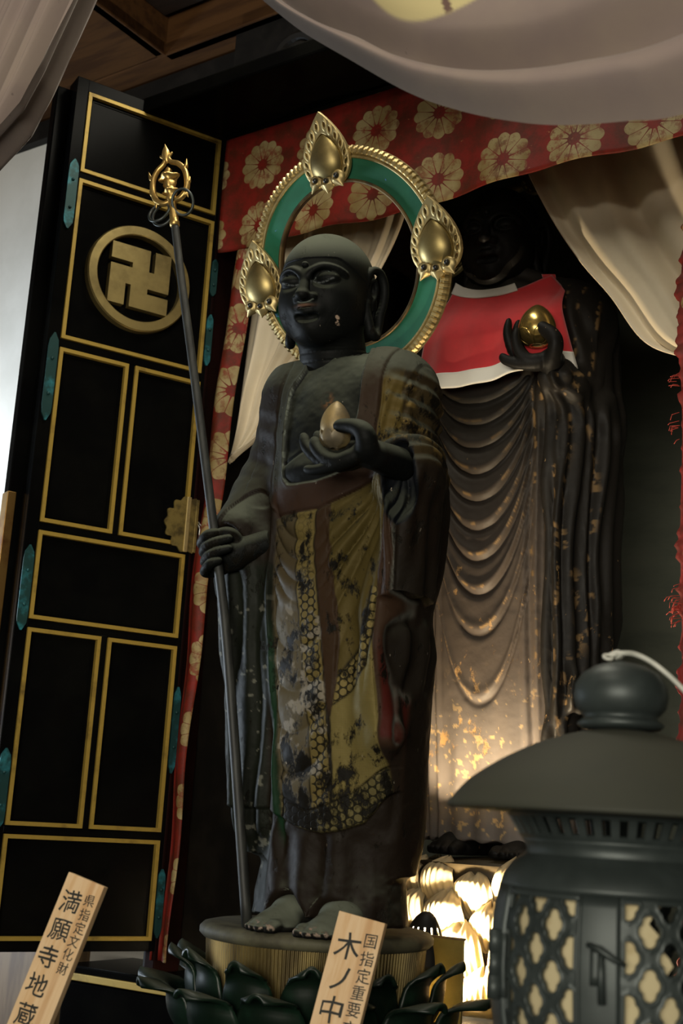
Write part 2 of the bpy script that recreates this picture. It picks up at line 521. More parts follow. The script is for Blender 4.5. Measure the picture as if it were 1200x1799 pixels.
# carved cloud scrolls of the frieze under the ceiling
for k, (cx, cz, s) in enumerate(((-.36, 1.44, 1), (-.22, 1.45, -1), (-.08, 1.44, 1), (.06, 1.45, -1), (.2, 1.44, 1))):
    t = np.linspace(0, 1, 40)
    r = .05*(1-t*.82); a = t*3.6*math.pi
    P = np.stack([cx+s*r*np.cos(a), -.0+.268+0*t, cz+.07+r*np.sin(a)*.8], 1)
    shp('carved_scroll', *tube(P, np.linspace(.012, .006, 40), 8), M_lacquer_dull)

# ------------------------------------------------------------------ folding door
DD = np.array((math.sin(math.radians(57.9)), math.cos(math.radians(57.9)), 0))
DN = np.array((DD[1], -DD[0], 0))
Hw = np.array((-.2585, 2.128, 0))
Hw = np.array(W(-.461, .20, 0)); Hw[2] = 0
door = link(bpy.data.objects.new('shrine_door', None))
door.matrix_world = Matrix(((DD[0], -DN[0], 0, Hw[0]), (DD[1], -DN[1], 0, Hw[1]), (0, 0, 1, 1.325), (0, 0, 0, 1)))
door['label'] = 'tall open black lacquered door leaf with gold framed panels and round gilt crest'
door['category'] = 'door'
def dp(name, V, F, m, smooth=False, par=None, **kw): return mk(name, np.asarray(V)-(0, 0, 1.325), F, m, par or door, smooth=smooth, **kw)
# door axes: x to the hinge, y away from the viewer, z world height
dp('door_board', *box((-.283, .004, 1.325), (.010, .034, 2.757), .002), M_lacquer)
wide = [(2.584, 2.733), (2.284, 2.571), (1.820, 1.961), (1.341, 1.494)]
tall = [(1.975, 2.268), (1.507, 1.806)]
cells = [(-.261, -.005, a, b) for a, b in wide] + [(x0, x1, a, b) for a, b in tall for x0, x1 in ((-.261, -.139), (-.127, -.005))]
def frame(x0, x1, z0, z1, w, y0, y1):
    V = []; 
    for (x, z, y) in ((0, 0, y1), (0, 0, y0), (w, w, y0), (w, w, y1)):
        V += [(x0+x, y, z0+z), (x1-x, y, z0+z), (x1-x, y, z1-z), (x0+x, y, z1-z)]
    F = []
    for k in range(3):
        for i in range(4):
            j = (i+1) % 4
            F.append((k*4+i, k*4+j, (k+1)*4+j, (k+1)*4+i))
    return V, F
# stiles and rails stand proud; panels lie between them
for x0, x1 in ((-.283, -.262), (-.004, .010)): dp('stile', *box((x0, -.006, 1.325), (x1, .005, 2.757), .001), M_lacquer)
for z0, z1 in ((2.734, 2.757), (2.572, 2.583), (2.269, 2.283), (1.962, 1.974), (1.807, 1.819), (1.495, 1.506), (1.325, 1.340)):
    dp('rail', *box((-.263, -.006, z0), (-.003, .005, z1), .001), M_lacquer)
for z0, z1 in tall: dp('muntin', *box((-.138, -.006, z0-.001), (-.128, .005, z1+.001), .001), M_lacquer)
for x0, x1, z0, z1 in cells:
    p = dp('panel', *box((x0+.004, .000, z0+.004), (x1-.004, .0045, z1-.004), .001), M_lacquer)
    dp('gilt_frame', *frame(x0, x1, z0, z1, .0062, -.0085, .002), M_goldline, par=p)
    dp('inner_bead', *frame(x0+.010, x1-.010, z0+.010, z1-.010, .002, -.0015, .001), M_lacquer, par=p)
# round crest
cx, cz, cr_ = -.1375, 2.4215, .0945
V_, F_ = lathe([(.0945, -.000), (.0945, -.0125), (.0925, -.0155), (.0785, -.0155), (.0768, -.0138), (.0768, 0)], 96)
V_ = [(cx+x, z, cz+y) for x, y, z in V_]
crest = dp('crest_ring', V_, [f[::-1] for f in F_], M_brass, smooth=False)
s_ = .0545; q_ = .0155; h_ = .0295
bars = [(-q_, q_, -s_, s_), (-s_, s_, -q_, q_), (-s_, q_, s_-h_, s_), (s_-h_, s_, -q_, s_), (-q_, s_, -s_, -s_+h_), (-s_, -s_+h_, -s_, q_)]
bm = bmesh.new()
xs = sorted({round(v, 5) for b in bars for v in b[:2]}); zs = sorted({round(v, 5) for b in bars for v in b[2:]})
for i in range(len(xs)-1):
    for j in range(len(zs)-1):
        mx, mz = (xs[i]+xs[i+1])/2, (zs[j]+zs[j+1])/2
        if any(a < mx < b and c < mz < d for a, b, c, d in bars):
            bm.faces.new([bm.verts.new((x, 0, z)) for x, z in ((xs[i], zs[j]), (xs[i+1], zs[j]), (xs[i+1], zs[j+1]), (xs[i], zs[j+1]))])
bmesh.ops.remove_doubles(bm, verts=bm.verts[:], dist=1e-5)
r_ = bmesh.ops.extrude_face_region(bm, geom=bm.faces[:])
for v in [e for e in r_['geom'] if isinstance(e, bmesh.types.BMVert)]: v.co.y -= .013
bmesh.ops.recalc_face_normals(bm, faces=bm.faces[:])
V_, F_ = from_bm(bm)
V_ = [(cx+x, y-.001, cz+z) for x, y, z in V_]
dp('manji_emblem', V_, F_, M_brass)
# verdigris straps on both stiles
def strap(x, z0, z1, w=.0085, side=0):
    n = 12; L = []; R = []
    for i in range(n+1):
        t = i/n; z = z0+(z1-z0)*t
        ww = w*(1 if .16 < t < .84 else .55+.75*math.sin(math.pi*min(1, (min(t, 1-t)/.16))*.5)*.6)
        if t in (0.0, 1.0): ww = .0012
        L.append((x-ww, z)); R.append((x+ww, z))
    pts = L+R[::-1]; m = len(pts)
    V = [(a, -.0062, b) for a, b in pts]+[(a, -.0095, b) for a, b in pts]
    F = [tuple(range(m, 2*m))]+[(i, (i+1) % m, (i+1) % m+m, i+m) for i in range(m)]
    s = dp('metal_strap', V, F, M_verdigris)
    for zz in (z0+(z1-z0)*.3, z0+(z1-z0)*.7):
        VV, FF = lathe([(.0001, -.0030), (.0022, -.0022), (.003, 0)], 10)
        dp('rivet', [(x+a, -.0094+c, zz+b) for a, b, c in VV], [f[::-1] for f in FF], M_verdigris, par=s)
for z0, z1 in ((2.475, 2.602), (2.14, 2.29), (1.80, 1.935), (1.50, 1.62)): strap(-.2725, z0, z1)
for z0, z1 in ((2.43, 2.50), (2.30, 2.395), (1.60, 1.74), (1.345, 1.45)): strap(.0035, z0, z1, .006)
# lock plate: lobed cloud shape wrapping the right stile
ang = np.linspace(math.pi/2, math.pi*1.5, 46)
rr = .044*(1+.055*np.cos(ang*14)-.10*np.exp(-((ang-2.5)/.10)**2)-.10*np.exp(-((ang-3.78)/.10)**2))
pts = [(-.006+r*math.cos(a)*.95, 2.012+r*math.sin(a)*1.06) for a, r in zip(ang, rr)]
pts = [(.006, 2.060)]+pts+[(.006, 1.964)]
m = len(pts)
V_ = [(a, -.0085, b) for a, b in pts]+[(a, -.0115, b) for a, b in pts]
lock = dp('lock_plate', V_, [tuple(range(m, 2*m))]+[(i, (i+1) % m, (i+1) % m+m, i+m) for i in range(m)], simple('mottled_brass', (0.34, 0.26, 0.085), 0.45, 0.75, col2=(0.13, 0.10, 0.04), scale=40))
dp('lock_ridge', *box((-.012, -.0135, 1.965), (-.004, -.0085, 2.060), .001), M_gold, par=lock)
dp('lock_edge', *box((.0062, -.012, 1.966), (.0118, .03, 2.058), .0008), simple('mottled_brass', (0, 0, 0)), par=lock)
V_, F_ = tube([(.012, -.012, 2.020), (.018, -.014, 2.012), (.019, -.014, 1.994), (.0155, -.013, 1.990), (.0155, -.013, 2.008), (.012, -.012, 2.016)], .0011, 6)
dp('clasp_hook', V_, F_, simple('steel_wire', (0.5, 0.5, 0.48), 0.3, 0.9), smooth=True)
# the leaf behind it, folded back, seen as the brass shod edge
d2 = link(bpy.data.objects.new('shrine_door', None))
d2.matrix_world = door.matrix_world.copy()
d2['label'] = 'second black door leaf folded behind the first, only its brass shod edge in view'
d2['category'] = 'door'
mk('door_board', np.array(box((-.303, .038, 0.01), (.0, .062, 1.428), .002)[0]), box((-.303, .038, 0.01), (.0, .062, 1.428), .002)[1], M_lacquer, d2, smooth=False)
mk('brass_shoe', np.array(box((-.3045, .0365, .30), (-.29, .0635, .70), .001)[0]), box((-.3045, .0365, .30), (-.29, .0635, .70), .001)[1], simple('red_gold_shoe', (0.35, 0.2, 0.06), 0.35, .8, col2=(0.12, .03, .015), scale=7, lo=.45, hi=.6), d2, smooth=False)

# ------------------------------------------------------------------ brocade and curtains of the shrine
def brocade_mat():
    m, nt, bs = new_mat('red_flower_brocade'); g = G(nt)
    p = g.xyz(g.obj())
    px, pz = .119, .115
    def fl(ox, oz):
        u = g.math('SUBTRACT', g.math('FRACT', g.math('ADD', g.math('DIVIDE', p[0], px), ox)), .5)
        v = g.math('SUBTRACT', g.math('FRACT', g.math('ADD', g.math('DIVIDE', p[2], pz*2), oz)), .5)
        u = g.math('MULTIPLY', u, px); v = g.math('MULTIPLY', v, pz*2)
        r = g.math('SQRT', g.math('ADD', g.math('MULTIPLY', u, u), g.math('MULTIPLY', v, v)))
        a = g.math('ARCTAN2', v, u)
        n = 12
        c = g.math('COSINE', g.math('MULTIPLY', a, n))
        sn = g.math('ABSOLUTE', g.math('COSINE', g.math('MULTIPLY', a, n/2)))
        edge = g.math('SUBTRACT', .046, g.math('MULTIPLY', g.math('SUBTRACT', 1.0, sn), .006))
        ins = g.math('MULTIPLY', g.math('SUBTRACT', edge, r), 1500, clamp=True)
        core = g.math('MULTIPLY', g.math('SUBTRACT', r, .010), 900, clamp=True)
        w = g.math('ABSOLUTE', g.math('SINE', g.math('MULTIPLY', a, n/2)))
        arc = g.math('MULTIPLY', g.math('SUBTRACT', 1.0, w), 0)
        gap = g.math('MULTIPLY', g.math('MULTIPLY', g.math('SINE', g.math('MULTIPLY', g.math('ABSOLUTE', g.math('ARCSINE', sn)), 1.0)), r), 1.0)
        line = g.math('MULTIPLY', g.math('SUBTRACT', gap, g.math('ADD', .0022, g.math('MULTIPLY', g.math('SUBTRACT', .024, r, clamp=True), .35))), 1500, clamp=True)
        return g.math('MULTIPLY', g.math('MULTIPLY', ins, core), line)
    f = g.math('MAXIMUM', fl(.416, .348), fl(.416, .848))
    wear = g.ramp(g.noise(70, 6, .7), .46, .60)
    worn = g.ramp(g.noise(8, 4, .6), .36, .58)
    f2 = g.math('MULTIPLY', f, g.math('SUBTRACT', 1.0, g.math('MULTIPLY', g.math('MULTIPLY', wear, worn), .75)))
    red = g.mix(g.ramp(g.noise(26, 6, .7), .35, .68), (.20, .013, .008), (.085, .016, .006))
    gold = g.mix(g.ramp(g.noise(18, 3), .3, .7), (.36, .29, .14), (.22, .15, .05))
    c = g.mix(f2, red, gold)
    fray = g.math('MULTIPLY', g.ramp(g.noise(48, 7, .75, g.scale(g.obj(), (1, 1, 2))), .66, .69), g.ramp(g.noise(5, 2), .45, .6))
    c = g.mix(fray, c, (.55, .36, .14))
    g.lk(c, bs.inputs['Base Color'])
    bs.inputs['Roughness'].default_value = .62
    bs.inputs['Specular IOR Level'].default_value = .3
    g.lk(g.bump(g.math('ADD', g.noise(300, 2), g.math('MULTIPLY', f2, .6)), .25, .001), bs.inputs['Normal'])
    return m
M_broc = brocade_mat()
M_white = simple('cream_silk', (0.80, 0.70, 0.52), 0.75, col2=(0.72, 0.61, 0.43), scale=7, bump=.06, bscale=120, sheen=.2)
def cloth_mesh_world(o): pass
val = thing('brocade_valance', 'red brocade valance with gold chrysanthemums hanging across the shrine top', 'curtain', (0, .19, 1.09))
def valf(U, V):
    x = -.435+U*1.5
    bot = 1.092-.012*np.exp(-((x+.1)/.12)**2)-.016*sstep(x, .1, .5)*0
    z = 1.31+(bot-1.31)*V
    y = .186+.006*np.sin(x*17+V*1.2)*V+.004*np.sin(x*43)*V+.016*sstep(V, .9, 1)*0
    return x, y, z
V_, F_ = sheet(valf, 220, 30, .003); mk('brocade_cloth', V_, F_, M_broc, val, off=(0, .19, 1.09))
def edge_strip(pts, w, nseg, ypos, fr=0.0, seed=1, left=False):
    P = smooth_path([(x, 0, z) for x, z in pts], nseg+1)
    r = np.random.default_rng(seed)
    j = vnoise(P*np.array((0, 0, 1))+.3, 60, seed, 3)
    def f(U, V):
        i = (V*nseg).round().astype(int)
        xr, z = P[i, 0], P[i, 2]
        jag = fr*np.maximum(0, j[i]-.45)*5
        x = xr+(U*w if left else -w*(1-U)) - (jag*(1-U) if left else 0)
        return x, ypos+.008*np.sin(U*5+z*3)+.004*np.sin(z*21), z
    return sheet(f, 14, nseg, .002)
sl = thing('brocade_side_strip', 'narrow red brocade strip hanging down left of the cream shrine curtain', 'curtain', (-.40, .2, -.12))
V_, F_ = edge_strip([(-.360, 1.10), (-.376, 1.0), (-.389, .828), (-.397, .728), (-.402, .64), (-.405, .596), (-.410, .509), (-.418, .288), (-.423, -.10)], .040, 150, .205)
mk('brocade_cloth', V_, F_, M_broc, sl, off=(-.40, .2, -.12))
sr = thing('brocade_side_strip', 'frayed red brocade strip at the right side of the shrine opening', 'curtain', (.44, .19, 0))
V_, F_ = edge_strip([(.445, 1.13), (.425, 1.03), (.408, .93), (.4025, .8), (.402, .6), (.400, .4), (.401, .25), (.401, .0), (.401, -.11)], .07, 420, .19, .006, 5, True)
mk('brocade_cloth', V_, F_, M_broc, sr, off=(.44, .19, 0))
def tuft(P0, n, seed):
    r = np.random.default_rng(seed); V, F = [], []
    for i in range(n):
        a = np.array(P0)+r.normal(0, 1, 3)*(.002, .002, .010)
        b = a+np.array((-.010*r.random()-.003, -.002, -.006*r.random()+.002)); c = b+np.array((-.004*r.random(), 0, -.008*r.random()))
        V, F = join((V, F), tube([a, b, c], .0005, 4))
    return V, F
for k, zz in enumerate((.735, .665, .43, .415, .22, .09)):
    V_, F_ = tuft((.401, .188, zz), 16 if k in (2, 3) else 7, k)
    mk('loose_threads', V_, F_, simple('red_thread', (.35, .03, .015), .7), sr, off=(.44, .19, 0), kind='stuff')

def swag(edge, far, tie, nfold, amp, y0, nu=120, nv=60, pinch=.85, seed=0):
    """Tied back curtain: U runs from the free edge to the far side, V from the rail to the tie."""
    E = smooth_path([(x, 0, z) for x, z in edge], nv+1); Q = smooth_path([(x, 0, z) for x, z in far], nv+1)
    def f(U, V):
        i = (V*nv).round().astype(int)
        x = E[i, 0]*(1-U)+Q[i, 0]*U; z = E[i, 2]*(1-U)+Q[i, 2]*U
        w = np.abs(E[i, 0]-Q[i, 0])
        ph = nfold*2*np.pi*(U**.8)+.7*np.sin(3*V+seed)+1.3*V
        y = y0+amp*(np.sin(ph)+.45*np.sin(2.3*ph+1.0+seed))*np.clip(w/.12, .25, 1)
        y = y-.012*bell(U-.02, .05)*(V > 0)
        return x, y, z
    return sheet(f, nu, nv, .0025)
cl = thing('shrine_curtain', 'cream silk shrine curtain tied back to the left behind the halo', 'curtain', (-.42, .24, .72))
V_, F_ = swag([(-.06, 1.30), (-.10, 1.10), (-.19, .955), (-.286, .878), (-.339, .79), (-.425, .735)], [(-.41, 1.30), (-.41, 1.06), (-.418, .94), (-.425, .85), (-.43, .78), (-.436, .725)], None, 4, .009, .262)
mk('silk_cloth', V_, F_, M_white, cl, off=(-.42, .24, .72))
crt = thing('shrine_curtain', 'cream silk shrine curtain pulled aside to the right above the rear statue', 'curtain', (.5, .24, .75))
V_, F_ = swag([(.06, 1.30), (.15, 1.095), (.214, .981), (.269, .906), (.322, .826), (.390, .788), (.50, .74)], [(.66, 1.30), (.66, 1.1), (.66, 1.0), (.66, .92), (.655, .86), (.64, .80), (.62, .74)], None, 3.3, .013, .275, seed=2)
mk('silk_cloth', V_, F_, M_white, crt, off=(.5, .24, .75))

# ------------------------------------------------------------------ near curtains with the yellow crest
def drape_mat():
    m, nt, bs = new_mat('mauve_grey_crested_cloth'); g = G(nt)
    p = g.xyz(g.obj())
    a = g.attr('crest').outputs['Fac']; l = g.attr('stroke').outputs['Fac']
    c = g.mix(g.ramp(g.noise(6, 5, .6), .3, .7), (.30, .24, .20), (.25, .195, .18))
    c = g.mix(a, c, (.62, .53, .27))
    c = g.mix(l, c, (.16, .10, .08))
    sp = g.ramp(g.noise(60, 2, .5), .76, .79)
    c = g.mix(g.math('MULTIPLY', sp, .5), c, (.07, .05, .05))
    g.lk(c, bs.inputs['Base Color'])
    bs.inputs['Roughness'].default_value = .85
    bs.inputs['Specular IOR Level'].default_value = .15
    bs.inputs['Sheen Weight'].default_value = .15
    g.lk(g.bump(g.noise(220, 3, .6, g.scale(g.obj(), (1, 1, 3))), .12, .0006), bs.inputs['Normal'])
    return m
M_drape = drape_mat()
dr = thing('crested_curtain', 'mauve grey hall curtain swagged across the top with part of a yellow crest', 'curtain', (.45, -.45, .74))
def layers(rows, nu, nv, ys):
    """Surface through a stack of polylines (each a list of x, z) with depth per row; rows blended smoothly."""
    R = []
    for r in rows:
        P = smooth_path([(x, 0, z) for x, z in r], nu+1); R.append(P)
    R = np.array(R)                                # rows, nu+1, 3
    k = len(rows); t = np.linspace(0, k-1, nv+1)
    out = np.zeros((nv+1, nu+1, 3)); yy = np.zeros(nv+1)
    for j, s in enumerate(t):
        pass
    Rx = np.array([smooth_path(R[:, i, :], nv+1) for i in range(nu+1)])   # nu+1, nv+1, 3
    Y = smooth_path(np.stack([np.arange(k), ys, np.zeros(k)], 1), nv+1)[:, 1]
    V = Rx.copy(); V[:, :, 1] = Y[None, :]
    idx = np.arange((nu+1)*(nv+1)).reshape(nu+1, nv+1)
    F = np.stack([idx[:-1,:-1], idx[1:,:-1], idx[1:,1:], idx[:-1,1:]], -1).reshape(-1, 4)
    return V.reshape(-1, 3), F
e0 = [(.00, 1.18), (.163, 1.002), (.245, .925), (.348, .841), (.413, .800), (.474, .771), (.523, .754), (.585, .741), (.635, .734), (.80, .74), (1.1, .79)]
def shift(row, dx, dz, s=1.0): return [(x+dx, z+dz*(1 if i else 1)) for i, (x, z) in enumerate(row)]
e1 = [(.005, 1.186), (.166, 1.008), (.246, .934), (.346, .856), (.411, .818), (.473, .792), (.527, .778), (.585, .770), (.635, .767), (.80, .79), (1.1, .85)]
e2 = [(.01, 1.19), (.169, 1.012), (.243, .945), (.303, .902), (.346, .868), (.412, .834), (.473, .813), (.54, .800), (.635, .795), (.80, .83), (1.1, .91)]
e3 = [(.012, 1.193), (.170, 1.014), (.246, .949), (.307, .908), (.350, .876), (.416, .845), (.478, .826), (.545, .815), (.640, .814), (.80, .85), (1.1, .95)]
e4 = [(.02, 1.20), (.19, 1.022), (.26, .972), (.33, .925), (.39, .892), (.45, .872), (.51, .862), (.57, .862), (.65, .872), (.80, .92), (1.1, 1.03)]
e5 = [(.03, 1.21), (.21, 1.04), (.28, .995), (.35, .955), (.41, .928), (.47, .914), (.53, .910), (.59, .918), (.66, .936), (.80, .99), (1.1, 1.1)]
e6 = [(.05, 1.24), (.24, 1.09), (.31, 1.06), (.38, 1.035), (.44, 1.02), (.50, 1.015), (.56, 1.02), (.62, 1.03), (.69, 1.05), (.82, 1.09), (1.1, 1.18)]
e7 = [(.06, 1.34), (.25, 1.32), (.32, 1.31), (.39, 1.30), (.45, 1.30), (.51, 1.30), (.57, 1.30), (.63, 1.30), (.70, 1.31), (.82, 1.32), (1.1, 1.34)]
V_, F_ = layers([e0, e1, e2, e3, e4, e5, e6, e7], 160, 112, [-.440, -.478, -.462, -.408, -.456, -.470, -.46, -.45])
# a second, softer fold that dies out to the right
V_[:, 1] += .012*np.sin(np.clip((V_[:, 2]-.86-.25*np.abs(V_[:, 0]-.5))*60, -3.2, 3.2))*.5*sstep(V_[:, 2], .80, .9)
ex, ez = (V_[:, 0]-.412), (V_[:, 2]-.999)
crestv = sstep(np.hypot(ex/.112, ez/.102), 1.03, .985)
strk = sstep(np.abs(V_[:, 0]-(.407-.02*np.sin((V_[:, 2]-.9)*12))), .0052, .0034)*crestv
mk('curtain_cloth', V_, F_[:, ::-1].copy(), M_drape, dr, off=(.45, -.45, .74), att={'crest': crestv, 'stroke': strk})
dl = thing('crested_curtain', 'mauve grey hall curtain hanging in slanting folds at the upper left corner', 'curtain', (-.2, -.45, .8))
def dlf(U, V):
    xr = np.interp(V, [0, .38, .62, .83, 1], [-.02, -.112, -.158, -.192, -.262]); zr = np.interp(V, [0, .38, .62, .83, 1], [1.26, 1.097, 1.015, .968, .925])
    x = xr-U*.42; z = zr-U*.42*.30*(V*.6)-U*.02
    ph = 2*np.pi*(U*6.5)+1.2*V
    y = -.45-.022*np.sin(ph)-.012*np.sin(2.1*ph+.6)
    return x, y, z
V_, F_ = sheet(dlf, 160, 60, 0)
mk('curtain_cloth', V_, F_, M_drape, dl, off=(-.2, -.45, .8), att={'crest': np.zeros(len(V_)), 'stroke': np.zeros(len(V_))})
# ------------------------------------------------------------------ the standing statue in front (shrine frame, z = 0 on its pedestal)
M_statA = statue_mat('black_lacquered_carving', (0.007, 0.006, 0.004), (0.42, 0.36, 0.28), (0.125, 0.138, 0.105), spec=0.1)
statA = thing('jizo_statue', 'dark lacquered standing monk statue with traces of gilding, green ringed halo behind its head', 'statue', (0, 0, 0))
def robe_A():
    v = Vol((-.19, -.21, 0.0), (.225, .07, .77), 0.0017)
    # body under the robe: z, xc, a, yc, b
    v.column([(.012, .034, .106, -.034, .070), (.04, .035, .102, -.036, .069), (.09, .037, .095, -.037, .065), (.16, .042, .098, -.040, .070),
              (.30, .046, .102, -.046, .074), (.45, .046, .104, -.054, .078), (.55, .045, .106, -.060, .078), (.63, .043, .108, -.066, .070),
              (.69, .040, .098, -.068, .056), (.722, .038, .07, -.066, .044)], p=2.3)
    # shoulders and upper arms
    v.cone((.035, -.056, .702), (-.045, -.056, .688), .036, .046, .03)
    v.cone((-.042, -.056, .69), (-.086, -.046, .565), .050, .047, .03)
    v.cone((.04, -.056, .700), (.108, -.056, .674), .036, .051, .03)
    v.cone((.108, -.056, .672), (.120, -.046, .555), .054, .047, .03)
    # right forearm and cuff
    v.cone((-.084, -.05, .558), (-.087, -.112, .497), .048, .034, .03)
    # hanging right sleeve: front panel with an outer fold
    v.column([(.085, -.045, .036, -.050, .030), (.12, -.052, .048, -.050, .044), (.16, -.053, .054, -.050, .048), (.25, -.060, .056, -.052, .052), (.33, -.068, .056, -.056, .056),
              (.42, -.075, .056, -.062, .060), (.48, -.080, .054, -.070, .056), (.515, -.083, .046, -.07, .044)], k=.012, p=3.0)
    # left forearm and the wide cuff it carries
    v.cone((.128, -.046, .55), (.176, -.12, .548), .046, .040, .03)
    v.column([(.40, .160, .022, -.085, .040), (.47, .166, .027, -.098, .050), (.53, .170, .032, -.106, .052), (.575, .172, .030, -.106, .046), (.592, .172, .02, -.10, .034)], k=.015, p=2.4)
    # hanging left sleeve
    v.column([(.072, .132, .010, -.02, .020), (.10, .128, .020, -.024, .036), (.14, .126, .024, -.03, .05), (.22, .124, .026, -.042, .064), (.30, .128, .028, -.054, .072), (.345, .134, .029, -.06, .074),
              (.385, .126, .028, -.06, .070), (.45, .138, .034, -.06, .068), (.52, .144, .036, -.056, .06), (.56, .14, .03, -.05, .05)], k=.012, p=2.6)
    # corner of the sleeve that swings out low down
    v.cone((.128, -.098, .34), (.144, -.092, .235), .008, .018, .012)
    v.cone((.144, -.092, .235), (.122, -.080, .20), .018, .008, .012)
    # hollow of the left cuff
    v.ell((.181, -.165, .53), (.020, .045, .052), .006, 's')
    # hollow at the right cuff
    v.ell((-.088, -.142, .468), (.024, .030, .030), .006, 's')
    # skirt draws up over the feet
    v.ell((.010, -.118, .006), (.034, .05, .036), .010, 's')
    v.ell((.084, -.122, .004), (.036, .05, .038), .010, 's')
    return v.mesh()
VA, FA, NA = robe_A()
# ------------------------------------------------------------------ heads, hands, feet
def rot(axis, a):
    return np.array(Matrix.Rotation(a, 3, axis))
def face_sdf(h=.0011, neck=True, ears=True):
    """Shaven head in its own axes (metres): x to its left, -y forward, z up, origin between the eyes inside the skull."""
    v = Vol((-.090, -.110, -.152), (.090, .100, .098), h)
    mm = .001
    def E(c, r, k=0, op='u', R=None): v.ell(np.array(c)*mm, np.array(r)*mm, k*mm, op, R)
    def C(p, q, r1, r2, k=0, op='u'): v.cone(np.array(p)*mm, np.array(q)*mm, r1*mm, r2*mm, k*mm, op)
    E((0, 6, 14), (58, 76, 67))
    E((0, -16, -30), (47.5, 56, 53), 26)
    for s in (-1, 1):
        E((s*24, -36, -28), (25.5, 30, 34), 18)
        E((s*29, -14, -44), (21, 34, 29), 18)
    E((0, -50, -64), (21, 22, 19), 16)
    E((0, -38, -72), (28, 22, 11), 12)              # fleshy under-chin
    # brow and bridge
    for s in (-1, 1):
        P = smooth_path([(s*4, -71.5, 6), (s*11, -71.5, 14), (s*22, -66.5, 19), (s*35, -58, 17), (s*45, -46, 10)], 12)
        v.chain(P*mm, np.linspace(4.2, 3.6, 12)*mm, 5*mm)
        E((s*25, -68, 3), (17, 8, 11), 7, 's')        # socket
        E((s*25, -56.5, 3.5), (16, 11.5, 10.5), 3)       # lid over the eyeball
        P = smooth_path([(s*9, -67.2, -1), (s*17, -69.4, -2.6), (s*25, -68.0, -2.0), (s*36, -59.5, 2)], 14)
        v.chain(P*mm, np.array([1.0]*14)*mm, 0, 's')   # slit of the half closed eye
        P = smooth_path([(s*9, -66, 2), (s*16, -68.0, 10.5), (s*25, -65.5, 13), (s*36, -57, 9), (s*40, -53, 4)], 16)
        v.chain(P*mm, np.array([0.9]*16)*mm, .8*mm, 's')   # crease above the lid
    C((0, -69, 12), (0, -83, -21), 5.0, 8.4, 7)
    E((0, -84, -22), (8.5, 9.5, 7.5), 4)
    for s in (-1, 1):
        E((s*10.2, -74, -23.5), (6.8, 8, 6.2), 4)
        E((s*4.6, -84, -29.5), (2.6, 4, 2.4), 1.5, 's')
        C((s*15, -70, -22), (s*19, -63, -38), 1.0, .6, 3, 's')
    # mouth
    E((0, -67, -38), (20, 8.5, 13), 10)
    P = smooth_path([(-14, -70.5, -36.6), (-6, -76.6, -34.6), (0, -77.4, -35.8), (6, -76.6, -34.6), (14, -70.5, -36.6)], 16)
    v.chain(P*mm, np.array([1.6]+[2.6]*14+[1.6])*mm, 3*mm)
    P = smooth_path([(-11, -71.5, -41.5), (0, -75.4, -43), (11, -71.5, -41.5)], 10)
    v.chain(P*mm, np.array([1.8]+[3.2]*8+[1.8])*mm, 4*mm)
    P = smooth_path([(-15, -70.6, -38.4), (-6, -78.2, -38.2), (0, -79, -38.8), (6, -78.2, -38.2), (15, -70.6, -38.4)], 16)
    v.chain(P*mm, np.array([.7]*16)*mm, .6*mm, 's')
    P = smooth_path([(-12, -70, -50), (0, -72.5, -52), (12, -70, -50)], 8)
    v.chain(P*mm, np.array([2.4]*8)*mm, 6*mm, 's')
    # urna
    E((0, -72.5, 23), (4.6, 4.0, 4.6), 1)
    # cap of hair, one step proud of the brow
    def hair(X, Y, Z):
        X, Y, Z = X/mm, Y/mm, Z/mm
        k0 = np.sqrt((X/59.6)**2+((Y-6)/77.6)**2+((Z-14)/68.8)**2)
        d = (k0-1)*62
        line = 33-9*np.exp(-(X/7)**2)*0+6*np.cos(np.clip(np.abs(X)/30, 0, 3.14))*0+np.minimum(0, (Y+52)*-.42)-np.maximum(0, np.abs(X)-40)*.5
        return np.maximum(d, (line-Z)*.8)*mm
    v.put(hair, (-.06, -.075, -.06), (.06, .09, .085), .0012)
    if neck:
        C((0, 6, -58), (0, 26, -140), 44, 47, 10)
        for z, dz in ((-88, 0), (-101, 0), (-116, 0)):
            n = 40; a = np.linspace(0, 2*np.pi, n)
            yc = 6+(-58-z)*20/82; r = 45.6+(-58-z)*3/82
            P = np.stack([r*1.0*np.cos(a), yc+r*np.sin(a), z+5*np.sin(a)+0*a], 1)
            v.chain(P*mm, np.array([1.5]*n)*mm, 2*mm, 's')
    if ears:
        for s in (-1, 1):
            x = s*57
            E((s*55, 18, -14), (6, 15, 36), 4)
            helix = smooth_path([(s*54, 1, 2), (s*58, 3, 17), (s*62, 12, 26), (s*67, 24, 23), (s*70, 31, 6), (s*69, 30, -16), (s*65, 25, -38), (s*63, 21, -58), (s*62, 14, -70), (s*59, 6, -66), (s*56, 4, -48), (s*54, 4, -32), (s*54, 5, -20)], 46)
            v.chain(helix*mm, np.interp(np.linspace(0, 1, 46), [0, .3, .6, .75, .9, 1], [4.4, 5.4, 5.0, 6.4, 5.0, 3.8])*mm, 2.2*mm)
            inner = smooth_path([(s*57, 8, 8), (s*60, 17, 12), (s*61, 23, 2), (s*60, 19, -12), (s*58, 12, -22)], 20)
            v.chain(inner*mm, np.array([3.0]*20)*mm, 2*mm)
            E((s*61, 14, -46), (9, 4.2, 13), 2, 's')
            E((s*62, 13, -4), (7, 4.5, 9), 2, 's')
    return v
